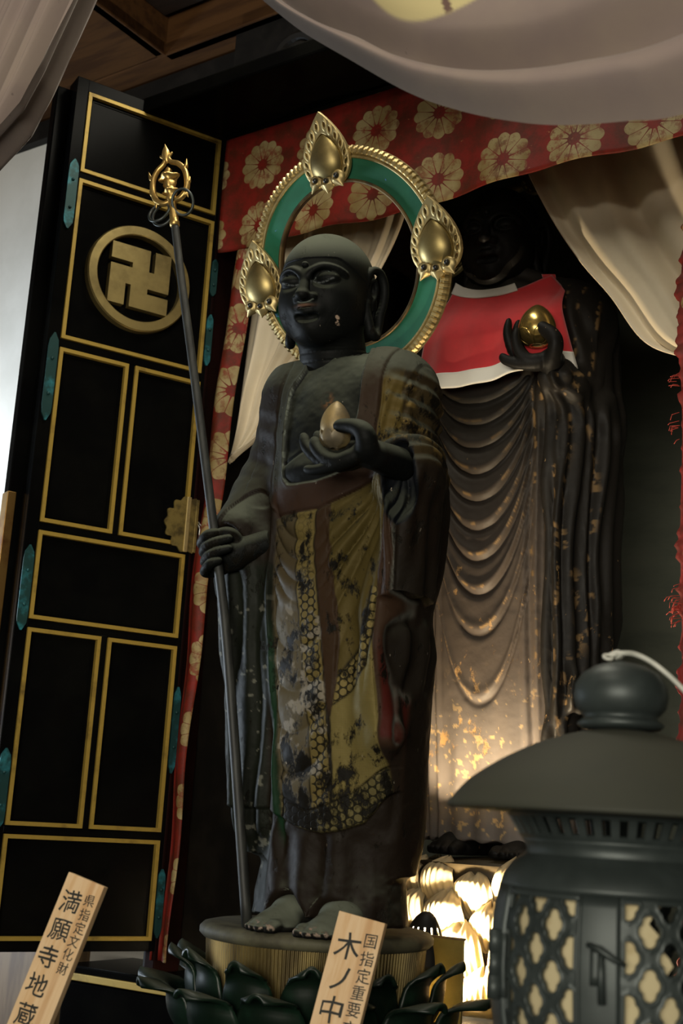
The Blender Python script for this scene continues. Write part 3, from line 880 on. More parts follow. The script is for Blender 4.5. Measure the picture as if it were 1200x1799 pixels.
def hand_holding(mir=1, h=.0011):
    """Left hand, palm up with curled fingers, in its own axes: wrist at +x end, fingers to -x, up z, viewer side -y (metres)."""
    v = Vol((-.098, -.05, -.045), (.06, .11, .06), h)
    mm = .001
    def C(pts, rs, k=3, n=14): v.chain(np.array(pts)*mm, np.array(rs)*mm, k*mm, n=n)
    v.cone(np.array((6, 78, 0))*mm, np.array((14, 14, -5))*mm, .023, .019, .01)
    v.ell(np.array((4, 2, -7))*mm, np.array((25, 20, 11))*mm, .010)
    v.ell(np.array((14, -6, -3))*mm, np.array((16, 14, 14))*mm, .008)
    # thumb leaves the side of the palm, arches up and closes towards the jewel
    C([(20, -10, 0), (22, -18, 14), (10, -20, 24), (-10, -20, 30), (-19, -20, 31)], [13, 10.5, 8.6, 7.2, 5.6], 5)
    # index, middle: long and curled up at the far side
    C([(-8, 10, -8), (-30, 9, -9), (-54, 5, 4), (-67, 2, 23), (-69, 1, 36)], [10, 9.2, 8.4, 7.2, 5.6])
    C([(-8, 0, -10), (-32, -2, -13), (-58, -7, -2), (-76, -12, 17), (-81, -13, 32)], [10, 9.4, 8.6, 7.4, 5.6])
    # ring: shorter, nearest, tip bent up
    C([(0, -12, -10), (-20, -16, -14), (-40, -19, -6), (-53, -21, 9), (-56, -21, 19)], [10, 9.2, 8.4, 7.4, 6.0])
    # little finger stretched out low
    C([(0, -12, -13), (-22, -16, -18), (-42, -18, -20), (-60, -19, -19), (-70, -19, -16)], [8, 7.4, 6.6, 5.8, 4.8])
    return v.mesh()
def fist(h=.001):
    """Right hand closed on a rod; rod along z through the origin, palm behind (+y), wrist to +x."""
    v = Vol((-.05, -.035, -.055), (.075, .06, .055), h)
    mm = .001
    def C(pts, rs, k=1.6, n=14): v.chain(np.array(pts)*mm, np.array(rs)*mm, k*mm, n=n)
    v.ell(np.array((-6, 21, -2))*mm, np.array((21, 12, 31))*mm, .004)
    v.ell(np.array((14, 22, -2))*mm, np.array((20, 14, 27))*mm, .01)
    v.cone(np.array((20, 24, -4))*mm, np.array((66, 40, 6))*mm, .023, .021, .012)
    for z, x0, x1, r in ((21, -27, 5, 8.2), (6.5, -25, 24, 8.2), (-9, -25, 22, 7.8), (-24, -28, 4, 7.2)):
        C([(-8, 26, z), (x0+3, 20, z-1), (x0, 6, z-2), (x0+12, -9, z), ((x0+x1)/2+6, -13.5, z+2.5), (x1, -10, z+4)], [r, r, r, r*.98, r*.92, r*.78], 1.2, 18)
    C([(28, 20, 4), (26, 8, 18), (20, -2, 23), (9, -5, 25)], [11, 9.5, 8.2, 6.4], 2)
    return v.mesh()
def foot(h=.0013):
    """Bare foot pointing to -y, sole on z = 0."""
    v = Vol((-.045, -.09, 0.0), (.045, .06, .06), h)
    mm = .001
    v.chain(np.array([(0, 30, 26), (0, 0, 25), (0, -30, 15), (0, -50, 11)])*mm, np.array([26, 25, 17, 12])*mm, .012)
    v.ell(np.array((0, -36, 9))*mm, np.array((30, 28, 13))*mm, .012)
    for x, y, r, L in ((19, -62, 8.4, 20), (7, -66, 6.6, 18), (-3.5, -64.5, 6.2, 17), (-13, -61, 5.8, 16), (-22, -55, 5.4, 14)):
        v.chain(np.array([(x*.9, y+L+6, 13), (x, y+8, 11.5), (x, y, 7.5)])*mm, np.array([r*.9, r, r])*mm, .0025)
        v.ell(np.array((x, y-r*.8, 9.5))*mm, np.array((r*.62, 2.2, r*.5))*mm, .0006)
    v.put(lambda X, Y, Z: Z-.0022+0*X+0*Y, (-.05, -.1, 0), (.05, .07, .0022), 0, 's', pad=.001)
    return v.mesh()
def xf(V, R, t): return np.asarray(V) @ np.asarray(R).T + np.asarray(t)
# ------------------------------------------------------------------ front statue: assembly
BLACK = (0.0055, 0.0062, 0.0058)
def robe_paint_A(V, F, N):
    n = len(V)
    x, y, z = V.T
    col, at = paint_arrays(n, (0.013, 0.009, 0.006), dust=0.45, wear=0.3, speck=0.25)
    ip = lambda L, q: np.interp(q, [p[1] for p in L][::-1], [p[0] for p in L][::-1])
    front = sstep(-N[:, 1], -.25, .1)*sstep(y, -.055, -.07)
    OPEN = [(.0034, .745), (.0034, .7096), (-.014, .6763), (-.0145, .62), (-.0108, .5647), (-.003, .550), (.0059, .5452), (.03, .5445), (.0529, .546), (.0846, .5551), (.105, .569), (.112, .582), (.103, .595), (.098, .6089), (.1003, .6507), (.0985, .7123), (.094, .745)]
    OPEN = smooth_path([(a_, 0, b_) for a_, b_ in OPEN], 60)[:, [0, 2]]
    COLR = [(.1300, .745), (.1290, .6955), (.1275, .6561), (.1235, .5974), (.121, .565)]
    COLL = [(-.022, .745), (-.0266, .7118), (-.0339, .6715), (-.0370, .6254), (-.033, .5621), (-.0255, .5151)]
    KL = [(-.0255, .53), (-.0239, .5147), (-.0265, .4409), (-.0266, .4042), (-.0188, .3242), (-.0072, .225), (.0013, .1562), (.0045, .10)]
    ST = [(.047, .525), (.0509, .5102), (.0490, .4621), (.0556, .3979), (.0635, .3281), (.0703, .2596), (.0769, .1924), (.0778, .10)]
    SR = [(.066, .525), (.0691, .5146), (.0722, .4608), (.0811, .3972), (.0854, .3487), (.0826, .2938), (.0760, .2529), (.0800, .1924), (.0808, .10)]
    HL = [(.018, .51), (.0197, .4644), (.0235, .3995), (.0291, .3639), (.038, .2938), (.0475, .2253), (.0510, .1581), (.0453, .10)]
    BL = [(.1659, .56), (.160, .4922), (.1414, .428), (.1417, .3592), (.1418, .293), (.1441, .227), (.147, .10)]
    BR = [(.1900, .56), (.1723, .4646), (.1654, .4261), (.1531, .3613), (.1532, .2952), (.1620, .235), (.150, .10)]
    DO = [(.1330, .41), (.1293, .3662), (.1090, .335), (.0896, .3076), (.0713, .2903)]
    DI = [(.1440, .376), (.1400, .3455), (.1280, .3123), (.1011, .2839), (.0718, .263)]
    HEM = [(-.02, .142), (.0013, .1325), (.0279, .1223), (.0626, .1168), (.09, .1217), (.1149, .1312), (.1451, .1666), (.17, .19)]
    HEM2 = [(-.02, .166), (.0045, .1563), (.0455, .1411), (.0733, .1491), (.1041, .164), (.143, .1957), (.17, .21)]
    BAND = [(-.03, .507), (-.0034, .5074), (.0543, .5099), (.093, .5258), (.125, .541), (.16, .553)]
    zi = lambda L: np.interp(x, [p[0] for p in L], [p[1] for p in L])
    hem, hem2, band = zi(HEM), zi(HEM2), zi(BAND)
    do, di = ip(DO, z), ip(DI, z)
    kl, st, sr, hl, bl, br = (ip(L, z) for L in (KL, ST, SR, HL, BL, BR))
    colr, coll = ip(COLR, z), ip(COLL, z)
    op = poly_sd(x, z, OPEN)
    e = .0012
    def inside(lo, hi, q): return sstep(q, lo-e, lo+e)*sstep(q, hi+e, hi-e)
    skin = sstep(op, .0008, -.0008)*front
    below_band = sstep(z, band+e, band-e); above_hem = sstep(z, hem-e, hem+e)
    chestrow = sstep(z, .5, .52)
    kesa = front*below_band*above_hem*inside(kl, bl, x)*sstep(z, .545, .535)
    d = np.zeros(n)
    warp = 5.0*vnoise(V*np.array((1, 1, .35)), 22, 41, 2)
    # chest sits deeper than the robe edge
    d -= .0042*sstep(op, .0012, -.0030)*front
    d += .0012*bell(op-.002, .0022)*front
    d += .0070*np.exp(-((x-.035)/.055)**2-((z-.566)/.017)**2)*skin
    d -= .0016*bell(z-np.interp(x, [-.02, .02, .06, .12], [.570, .588, .596, .598]), .0022)*skin
    # pectoral and belly modelling, and the undergarment edge above the belly
    und = zi([(-.03, .59), (-.0108, .5647), (.02, .585), (.06, .596), (.1, .60), (.16, .6)])
    # collar bands
    d -= .0030*bell(x-colr, .0022)*front*sstep(z, .572, .59)*sstep(z, .74, .70)
    d += .0018*inside(colr-.026, colr, x)*(1-skin)*front*sstep(z, .575, .60)
    d -= .0022*bell(x-coll, .0022)*front*sstep(z, .52, .56)*sstep(z, .74, .70)
    # kesa: lower edge of the band, left and right edges
    d -= .0030*bell(z-band, .0022)*front*inside(kl, .15, x)
    d -= .0050*bell(x-kl-.002, .0030)*front*sstep(z, .11, .15)*sstep(z, .53, .51)
    d += .0038*bell(x-kl+.0055, .0046)*front*sstep(z, .11, .15)*sstep(z, .56, .51)
    d -= .0050*bell(x-br-.0015, .0032)*front*sstep(z, .12, .16)*sstep(z, .50, .46)
    d -= .0014*bell(x-bl, .0016)*front*sstep(z, .2, .23)*sstep(z, .50, .46)
    # swags of the pleats at the left
    zc = z-((x-.028)/.060)**2*.062
    reg = front*below_band*inside(kl, sr+.004, x)*sstep(z, .385, .42)
    d += .0052*(np.abs(np.sin(np.pi*zc/.0265+.5))**.7-.6)*reg*(.45+.55*sstep(x, .055, .02))
    zc2 = z-((x-.02)/.055)**2*.045
    reg2 = front*inside(kl, st, x)*sstep(z, .40, .36)*sstep(z, .14, .18)
    d += .0048*(np.abs(np.sin(np.pi*zc2/.050+1))**.7-.6)*reg2
    # pleats fanning from under the raised hand
    ox, oz = .172, .565
    ang = np.arctan2(oz-z, ox-x+1e-6); rr = np.hypot(x-ox, z-oz)
    fan = front*below_band*inside(sr-.003, br, x)*sstep(z, .25, .33)
    fold = np.abs(np.sin(ang*21+2.2*np.sin(ang*5)+.8*vnoise(V, 25, 71, 2)))**.8*(.55+.45*np.sin(ang*8+1))
    d += .0105*(fold-.45)*fan*sstep(rr, .01, .08)*sstep(rr, .40, .25)
    # hem lines and overlaps
    d -= .0050*sstep(z, hem+.001, hem-.002)*front
    d -= .0014*bell(z-hem2, .0012)*front*inside(kl, .17, x)*sstep(z, .22, .2)
    for q in (do, di): d -= .0010*bell(x-q, .0016)*front*inside(.276, .42, z)*inside(sr, bl, x)
    # skirt folds and the arch over each foot
    sk = front*sstep(z, .125, .105)
    d += .0034*np.sin(2*np.pi*(x+.004)/.046+.8*warp)*sk*sstep(z, .0, .05)
    # upper arm pleats (far sleeve), crescents
    arm = sstep(x, .122, .150)*sstep(z, .545, .57)*sstep(z, .705, .66)
    zc3 = z-((x-.158)/.03)**2*.006+.15*(y+.06)
    d += .0028*np.sin(2*np.pi*zc3/.0235)*arm
    AL = [(.160, .69), (.147, .65), (.1405, .62), (.134, .585)]
    d -= .0030*bell(x-ip(AL, z), .0026)*front*sstep(z, .575, .60)*sstep(z, .69, .67)
    d += .0020*np.sin(2*np.pi*(x-ip(AL, z))/.014+1.)*front*inside(colr, ip(AL, z)+.01, x)*sstep(z, .575, .6)*sstep(z, .69, .64)
    # near sleeve: hem over the forearm and long hanging folds
    sl = sstep(x, -.02, -.03)
    arch = .548-((x+.058)/.032)**2*.030
    over = sl*sstep(z, arch-.0015, arch+.0015)*sstep(y, -.03, -.05)
    d += .0042*over*sstep(z, .60, .555)
    d += .0007*np.sin(2*np.pi*(z+.4*x)/.03)*sstep(x, -.02, -.05)*sstep(z, .56, .58)*sstep(z, .69, .65)
    hang = sstep(x, kl+.002, kl-.004)*sstep(z, .47, .42)
    d += .0032*np.sin(2*np.pi*(x+.06)/.030+warp)*hang*sstep(z, .06, .12)*(.4+vnoise(V*np.array((1, 1, .3)), 30, 43, 2))
    hang2 = sstep(x, br-.001, br+.004)*sstep(z, .47, .42)
    d += .0036*np.sin(2*np.pi*((x-.12)*.7+y*.75)/.034+warp)*hang2*(.4+vnoise(V*np.array((1, 1, .3)), 30, 44, 2))
    d += .0016*np.sin(2*np.pi*(y+.3*x)/.028+z*8+warp)*sstep(x, .135, .15)*sstep(z, .56, .53)*sstep(z, .40, .44)
    d += .0018*(vnoise(V, 60, 4, 3)-.5)
    # ---------------- paint
    P = lambda m, c: paintover(col, np.clip(m, 0, 1), c)
    nz = vnoise(V, 42, 9, 4); nz2 = vnoise(V, 110, 12, 3)
    gold = lambda m, v=.35: at['metal'].__setitem__(slice(None), np.maximum(at['metal'], np.clip(m, 0, 1)*v))
    # sleeves: brown, gilt remains on the raised arm
    P(arm, (.045, .032, .014)); P(arm*sstep(np.sin(2*np.pi*zc3/.0235), .1, .8)*sstep(nz, .45, .60), (.17, .115, .035)); gold(arm*sstep(nz, .45, .6), .25)
    P(front*inside(colr, .15, x)*sstep(z, .57, .6)*sstep(z, .70, .66), (.11, .078, .022))
    P(sl*sstep(z, .46, .44), (.010, .012, .008))
    P(bell(x-kl+.004, .0040)*front*sstep(z, .40, .32)*sstep(z, .09, .13), (.006, .030, .012))
    P(hang2, (.014, .011, .008))
    # kesa fields
    left = kesa*sstep(x, st+e, st-e)
    P(left, (.060, .046, .024)); P(left*sstep(z, .42, .36), (.085, .068, .036))
    hexb = left*sstep(x, hl-e, hl+e)
    P(hexb, (.155, .118, .040)); gold(hexb, .3)
    right = kesa*sstep(x, sr-e, sr+e)
    P(right, (.078, .058, .017)); gold(right, .3)
    low = right*sstep(x, di-e, di+e)*sstep(z, .385, .375)+right*sstep(z, .268, .262)
    P(low, (.170, .135, .046)); gold(low, .35)
    hexd = right*inside(do, di, x)*inside(.266, .408, z)
    P(hexd, (.175, .135, .048))
    stripe = kesa*inside(st, sr, x)
    P(stripe*sstep(z, .24, .27), (.036, .020, .010))
    P(stripe*sstep(z, .27, .24), (.010, .008, .005))
    for q in (st, hl): P(bell(x-q, .0013)*kesa*.95, (.006, .005, .003))
    for q in (do, di): P(bell(x-q, .0022)*right*inside(.266, .41, z), (.006, .005, .003))
    for L, w_ in ((HEM, .0022), (HEM2, .0016)): P(bell(z-zi(L)-.001, w_)*front*inside(kl, bl+.02, x), (.006, .005, .004))
    bord = kesa*sstep(z, hem2+e, hem2-e)
    P(bord, (.12, .10, .04))
    at['hex'][:] = np.clip(hexb*sstep(np.abs(x-st), .002, .004)*sstep(np.abs(x-hl), .002, .004)+hexd+bord, 0, 1)
    at['hex'] *= 1-.75*sstep(z, .40, .46)
    at['loz'][:] = np.clip(low, 0, 1)
    # right hand border: brown above, vermilion below
    bd = front*inside(bl, br, x)*sstep(z, hem-e, hem+e)*sstep(z, .50, .47)
    P(bd, (.040, .022, .013)); P(bd*sstep(x, bl+.002, bl+.006)*sstep(z, .36, .30)*sstep(z, .225, .235), (.060, .010, .007))
    P(bd*sstep(z, .225, .215), (.02, .014, .01))
    tri = front*inside(br, br+.02, x)*inside(.205, .262, z)*sstep(z, .27-(x-.15)*.9, .262-(x-.15)*.9)
    P(tri, (.045, .013, .009))
    P(bell(x-br+.0005, .0011)*front*sstep(z, .2, .24)*sstep(z, .5, .47), (.10, .10, .085))
    # band above the kesa and collar
    bandm = front*(1-skin)*sstep(z, band-e, band+e)*sstep(x, kl-.004, kl+.002)*sstep(x, .150, .135)*sstep(z, .60, .575)
    P(bandm, (.036, .020, .013))
    P(front*(1-skin)*inside(colr-.03, colr, x)*sstep(z, .56, .58), (.034, .021, .013))
    P(front*(1-skin)*inside(coll, .02, x)*sstep(z, .535, .56), (.030, .030, .022))
    P(skin, BLACK)
    P(bell(op, .0008)*front*(.25+.6*sstep(nz2, .46, .56)), (.22, .25, .21))
    P(skin*bell(np.hypot(x-.052, (z-.655)*.8), .006)*sstep(nz2, .42, .55), (.30, .12, .035))
    # cuff lining of the raised arm
    lin = sstep(np.sqrt(((x-.181)/.024)**2+((y+.165)/.05)**2+((z-.53)/.056)**2), 1.06, .98)*sstep(x, .155, .16)
    P(lin, (.005, .006, .008)); at['speck'] = at['speck']*(1-lin)+lin*1.3
    at['dust'][:] = np.clip(.35+.0*x+.35*skin+.45*sl*inside(.46, .56, z)*sstep(arch-z, -.002, .004)+.5*sstep(z, .12, .06)+.3*sstep(z, .62, .70), 0, 1)
    at['dust'] *= 1-.75*kesa
    at['dust'] *= 1-.85*np.clip(hang+hang2+front*sstep(z, .11, .13)*sstep(z, .5, .45), 0, 1)
    at['dust'] *= 1-.6*sk*sstep(z, .045, .075)
    at['wear'][:] = np.clip(.10+.36*kesa*sstep(z, .26, .14)+.16*left+.3*arm+.06*right, 0, 1)*(1-skin)
    at['speck'] = np.clip(at['speck']+.5*skin+.5*left*sstep(z, .40, .36), 0, 1.3)
    pale = left*sstep(z, .42, .36)*sstep(z, .15, .2)*sstep(nz*.6+nz2*.4, .535, .58)
    P(pale, (.21, .185, .14)); P(sstep(nz2*.75+nz*.25, .63, .66)*front*sl*sstep(z, .42, .38), (.11, .11, .085))
    return V+N*d[:, None], col, at
VA, colA, attA = robe_paint_A(VA, FA, NA)
mk('robe', VA, FA, M_statA, statA, col=colA, att=attA)
def lacquer_part(name, V, F, parent, base=BLACK, dust=0.8, wear=0.12, speck=0.5, paint=None, mat=None):
    col, at = paint_arrays(len(V), base, dust, wear, speck)
    if paint: paint(col, at)
    return mk(name, V, F, mat or M_statA, parent, col=col, att=at)
HEAD_T = (.026, -.108, .817)
HEAD_R = rot('Z', math.radians(12)) @ rot('X', math.radians(12))
VH, FH, NH = face_sdf(.0009).mesh()
def head_paint(col, at):
    x, y, z = VH.T*1000
    lips = np.exp(-((x/10)**2))*sstep(y, -70, -73)*np.exp(-((z+35.5)/2.0)**2)
    paintover(col, np.clip(lips*1.3, 0, 1), (0.13, 0.07, 0.045))
    for s in (-1, 1):
        P = smooth_path([(s*9, -1), (s*17, -2.6), (s*25, -2.0), (s*36, 2)], 14)
        e = bell(line_d(x, z, P), 1.0)*(y < -40)
        paintover(col, e*.8*(np.abs(np.sin(x*.5)) > .25), (0.12, 0.13, 0.13))  # glint along the eye slit, painted into the colour
        P = smooth_path([(s*8.5, -4), (s*9, 2), (s*16, 10.5), (s*25, 13), (s*36, 9), (s*40, 4)], 16)
        paintover(col, bell(line_d(x, z, P), .45)*(y < -40)*.5*sstep(vnoise(VH, 300, 8), .5, .62), (0.25, 0.3, 0.27))
    for (a, b, r) in ((37, -52, 2.6), (35, -60, 2.4), (36, -57, 1.2)):
        paintover(col, sstep(np.hypot((x-a)*1.3, z-b)+2*vnoise(VH, 400, 3), r+1.6, r+.6)*(y < 0)*(x < 50), (0.42, 0.31, 0.23))
    nose = bell(line_d(x, z, [(-9, -29.6), (-4, -31.5), (4, -31.5), (13, -28)]), .6)*(y < -62)
    paintover(col, nose*.6, (0.3, 0.34, 0.3))
    at['dust'][:] = .45+.55*sstep(z, 24, 40)
    at['wear'][:] = .05
lacquer_part('head', xf(VH*np.array((1, 1, .92)), HEAD_R, HEAD_T), FH, statA, paint=head_paint)
Vh, Fh, _ = hand_holding()
HA = np.array((.155, -.20, .556))
lacquer_part('hand', xf(Vh*0.93, rot('Z', math.radians(-4)) @ rot('Y', math.radians(-4)), HA), Fh, statA, dust=.55)
# staff path (bent once where the hand grips it)
STAFF = np.array([(-.016, -.130, .003), (-.062, -.150, .327), (-.0925, -.154, .466), (-.146, -.158, .683), (-.187, -.162, .847), (-.209, -.165, .942)])
Vf, Ff, _ = fist()
sd = Vector(STAFF[3]-STAFF[1]).normalized()
FIST_R = np.array(Vector((0, 0, 1)).rotation_difference(sd).to_matrix())
lacquer_part('hand', xf(Vf*.86, FIST_R @ rot('Z', math.radians(14)), STAFF[2]+np.array((.0035, 0, -.004))), Ff, statA, dust=.6, wear=.45)
Vt, Ft, _ = foot()
def toe_paint(V):
    def f(col, at):
        m = sstep(V[:, 1], -.060, -.066)*sstep(vnoise(V, 190, 61, 3), .53, .57)*sstep(V[:, 2], .004, .008)
        paintover(col, m, (.30, .23, .18)); at['wear'][:] = .05; at['dust'] *= 1-m
        low = sstep(V[:, 2], .008, .004); paintover(col, low, (.004, .004, .004)); at['dust'] *= 1-low
    return f
lacquer_part('foot', xf(Vt*np.array((1.05, 1, .85)), rot('Z', math.radians(-6)), (.012, -.076, -.002)), Ft, statA, dust=1.0, base=(.012, .012, .01), paint=toe_paint(Vt))
Vt2 = Vt*np.array((-1.05, 1, .85))
lacquer_part('foot', xf(Vt2, rot('Z', math.radians(5)), (.086, -.080, -.002)), Ft[:, ::-1].copy(), statA, dust=1.0, base=(.012, .012, .01), paint=toe_paint(Vt))

# jewel in the raised hand
def drop(a, b, m=1.2, n=48):
    t = np.linspace(0, 2*np.pi, n, endpoint=False)
    return np.stack([a*np.sin(t)*np.abs(np.sin(t/2))**m, b*np.cos(t)], 1)
def jewel_mesh(a, b, m=.9, n=40, squash=1.0):
    t = np.linspace(0.0, math.pi, 30)
    prof = [(max(1e-5, a*math.sin(q)*math.sin(q/2)**m), b*math.cos(q)) for q in t][::-1]
    return lathe(prof, n)
M_oldgold = simple('dusty_gilt_wood', (0.33, 0.24, 0.10), 0.5, 0.4, col2=(0.14, 0.115, 0.075), scale=24, lo=0.35, hi=0.62, bump=0.2, bscale=90)
jl = thing('wish_jewel', 'dusty gilded wish jewel resting in the open palm of the front statue', 'jewel', (.123, -.206, .562))
V_, F_ = jewel_mesh(.0212, .0262, .45)
mk('jewel_body', np.array(V_)+(0, 0, .0315), F_, M_oldgold, jl)
def lotus_cup(r, h, n=8):
    V, F = lathe([(r*.35, -.002), (r*.8, h*.15), (r*1.02, h*.55), (r*1.04, h)], 64, rib=lambda rr, z, a, j: rr)
    V = [(x, y, z*(0.62+.38*abs(math.cos(math.atan2(y, x)*n/2)))) for x, y, z in V]
    return V, F
V_, F_ = lotus_cup(.018, .020)
mk('lotus_cup', V_, F_, M_oldgold, jl)

# monk's staff with rings
stf = thing('ringed_staff', 'long dark monk staff with gilded ring finial, held in the front statue fist', 'staff', STAFF[0])
sb = np.array(STAFF[0])
M_staff = simple('dark_staff_wood', (0.013, 0.014, 0.013), 0.55, col2=(0.03, 0.032, 0.028), scale=30, stretch=(4, 4, .6))
M_brightgold = simple('bright_gilt_bronze', (0.62, 0.42, 0.14), 0.36, 0.85, col2=(0.28, 0.18, 0.06), scale=60, lo=.45, hi=.8, bump=0.12, bscale=120)
SP = smooth_path(STAFF, 60)
V_, F_ = tube(SP, np.linspace(.0066, .0056, 60), 14)
mk('shaft', np.array(V_)-sb, F_, M_staff, stf)
top = STAFF[-1]; ax = Vector(STAFF[-1]-STAFF[-2]).normalized()
AX = np.array(Vector((0, 0, 1)).rotation_difference(ax).to_matrix())
AX = AX @ rot('Z', math.radians(14))
def up(V): return xf(V, AX, top-sb)
prof = [(.0001, -.004), (.0068, -.002), (.0072, .004), (.0060, .006), (.0064, .010), (.0052, .030), (.0056, .034), (.0046, .040), (.0001, .041)]
mk('socket', up(lathe(prof, 20)[0]), lathe(prof, 20)[1], M_brightgold, stf)
# central little pagoda
prof = [(.0001, .036), (.0055, .038), (.0085, .044), (.006, .049), (.0105, .054), (.0118, .0555), (.006, .057), (.0075, .062), (.0095, .068), (.0075, .073), (.005, .0745), (.0135, .077), (.0150, .0795), (.006, .083), (.0035, .088), (.0055, .091), (.002, .096), (.0001, .098)]
V_, F_ = lathe(prof, 24, rib=lambda r, z, a, j: r*(1+.16*math.cos(4*a)) if r > .009 else r)
mk('pagoda', up(V_), F_, M_brightgold, stf)
# heart shaped loop: two curling arms from the base up to the flame tip
for s in (-1, 1):
    P = smooth_path([(s*.003, 0, .040), (s*.014, 0, .040), (s*.0245, 0, .050), (s*.0275, 0, .067), (s*.025, 0, .084), (s*.0165, 0, .097), (s*.006, 0, .104), (s*.0035, 0, .112), (s*.010, 0, .119)], 40)
    V_, F_ = tube(P, np.interp(np.linspace(0, 1, 40), [0, .15, .5, .8, 1], [.0036, .0046, .0042, .0036, .0016]), 10)
    mk('loop_arm', up(V_), F_, M_brightgold, stf)
    for (px, pz, dx, dz) in ((.0285, .088, .008, .012), (.0300, .062, .009, .007), (.0235, .044, .0085, -.008)):
        P = smooth_path([(s*(px-.006), 0, pz-.004), (s*px, 0, pz), (s*(px+dx*.3), 0, pz+dz*1.0)], 10)
        V_, F_ = tube(P, np.interp(np.linspace(0, 1, 10), [0, .4, 1], [.0028, .0040, .0004]), 8)
        mk('leaf_spur', up(V_), F_, M_brightgold, stf)
prof = [(.0001, .103), (.0035, .106), (.0045, .111), (.0065, .119), (.0050, .125), (.0022, .131), (.0001, .137)]
mk('tip_bud', up(lathe(prof, 16)[0]), lathe(prof, 16)[1], M_brightgold, stf)
M_ring = simple('patinated_ring', (0.05, 0.06, 0.055), 0.45, 0.7, col2=(0.09, 0.10, 0.10), scale=40)
for (cx, cz, yy, tilt) in ((-.020, .026, -.004, .5), (-.019, .025, .004, .2), (.018, .029, -.004, -.35)):
    a = np.linspace(0, 2*np.pi, 37)[:-1]
    c = np.stack([.0145*np.cos(a), .0145*np.sin(a)*math.sin(tilt), .0165*np.sin(a)], 1)
    V_, F_ = tube(c*1.1+np.array((cx, yy, cz)), .0021, 8, closed=True)
    mk('jingle_ring', up(V_), F_, M_ring, stf)

# halo
HC = np.array((-.024, .006, .912)); HT = .4027
HU = np.array((0, -math.sin(HT), math.cos(HT))); HN = np.array((0, math.cos(HT), math.sin(HT)))
HM = np.stack([np.array((1., 0, 0)), HN, HU], 1)
halo = thing('halo', 'round green halo with gold beaded rim and three flaming jewels behind the front head', 'halo', HC)
M_green = simple('malachite_green_paint', (0.008, 0.115, 0.055), 0.6, col2=(0.012, 0.15, 0.08), scale=14, bump=.08, bscale=60)
nt = M_green.node_tree; g_ = G(nt); b_ = nt.nodes['Principled BSDF']
base_ = b_.inputs['Base Color'].links[0].from_socket
fl = g_.ramp(g_.noise(40, 5, .7), .66, .69)
g_.lk(g_.mix(g_.math('MULTIPLY', fl, .8), base_, (.10, .25, .62)), b_.inputs['Base Color'])
def ring_sec(prof, n=160, rib=None):
    """prof: (radius, depth) closed loop; ring in the halo plane."""
    V, F = [], []; k = len(prof)
    for i in range(n):
        a = 2*math.pi*i/n
        for j, (r, d) in enumerate(prof):
            rr, dd = (r, d) if rib is None else rib(r, d, i, j)
            V.append((rr*math.cos(a), dd, rr*math.sin(a)))
    for i in range(n):
        i2 = (i+1) % n
        for j in range(k):
            j2 = (j+1) % k
            F.append((i*k+j, i*k+j2, i2*k+j2, i2*k+j))
    return np.array(V) @ HM.T, F
V_, F_ = ring_sec([(.120, .004), (.120, -.002), (.151, -.002), (.151, .004)]); mk('green_band', V_, F_, M_green, halo, smooth=False)
V_, F_ = ring_sec([(.1155, .005), (.1155, -.004), (.118, -.0062), (.1205, -.004), (.1205, .005)]); mk('inner_rim', V_, F_, simple('browned_gold', (.16, .11, .045), .5, .6, col2=(.06, .042, .02), scale=30), halo)
V_, F_ = ring_sec([(.149, .005), (.149, -.004), (.151, -.0062), (.1535, -.004), (.1535, .005)]); mk('gold_fillet', V_, F_, M_gold, halo)
V_, F_ = ring_sec([(.1535, .007), (.1535, -.004), (.157, -.0068), (.162, -.0058), (.1655, -.002), (.166, .007)], 720,
                  rib=lambda r, d, i, j: (r+(.0013 if (i % 6) in (0, 1, 2) else -.0004)*(j in (3, 4)), d-(.0014 if (i % 6) in (0, 1, 2) else -.0004)*(j in (2, 3, 4))))
mk('beaded_rim', V_, F_, M_gold, halo, smooth=False)
def flame_border(sc):
    v = Vol((-.045, -.012, -.043), (.045, .014, .075), .0009)
    outer = drop(.0530, .057, .92, 64)+np.array((0, .012)); inner = drop(.0335, .0365, .55, 48)
    rng = np.linspace(0, 1, 200)
    holes = []
    for s in (-1, 1):
        for i in range(8):
            k = 5+i*3.05
            j = k if s > 0 else 64-k
            a, b = outer[int(j) % 64], drop(.0335, .0365, .55, 64)[int(j) % 64]
            c = a*.52+b*.48
            holes.append((c, (a-b)/np.linalg.norm(a-b), s))
    X2, Z2 = np.meshgrid(v.ax[0], v.ax[2], indexing='ij')
    d = np.maximum(poly_sd(X2, Z2, outer), -poly_sd(X2, Z2, inner))
    relief = np.zeros_like(d)
    for c, nrm, s in holes:
        dirv = np.array((nrm[0]*.55+0, nrm[1]*.55+.85)); dirv /= np.linalg.norm(dirv)
        p1 = (X2-c[0])*dirv[0]+(Z2-c[1])*dirv[1]; p2 = -(X2-c[0])*dirv[1]+(Z2-c[1])*dirv[0]
        e = (np.sqrt((p1/.0044)**2+((p2)/.0019)**2)-1)*.0019
        d = np.maximum(d, -e)
        relief = np.maximum(relief, np.exp(-((e-.0012)/.001)**2))
    thick = .0035+.0012*relief
    def fn(X, Y, Z):
        yb = .002
        front = -(Y-yb)-.0+0*X+0*Z
        return np.maximum(d[:, None, :], np.maximum(Y-.0035, -(Y+thick[:, None, :])))
    v.put(fn, (-.045, -.012, -.043), (.045, .014, .075), 0, pad=.02)
    V, F, N = v.mesh()
    return V*sc, F
VF_, FF_ = flame_border(1.0)
VJ_, FJ_ = jewel_mesh(.0338, .0362, .55, 40)
VJ_ = np.array(VJ_)*np.array((1, .62, 1))
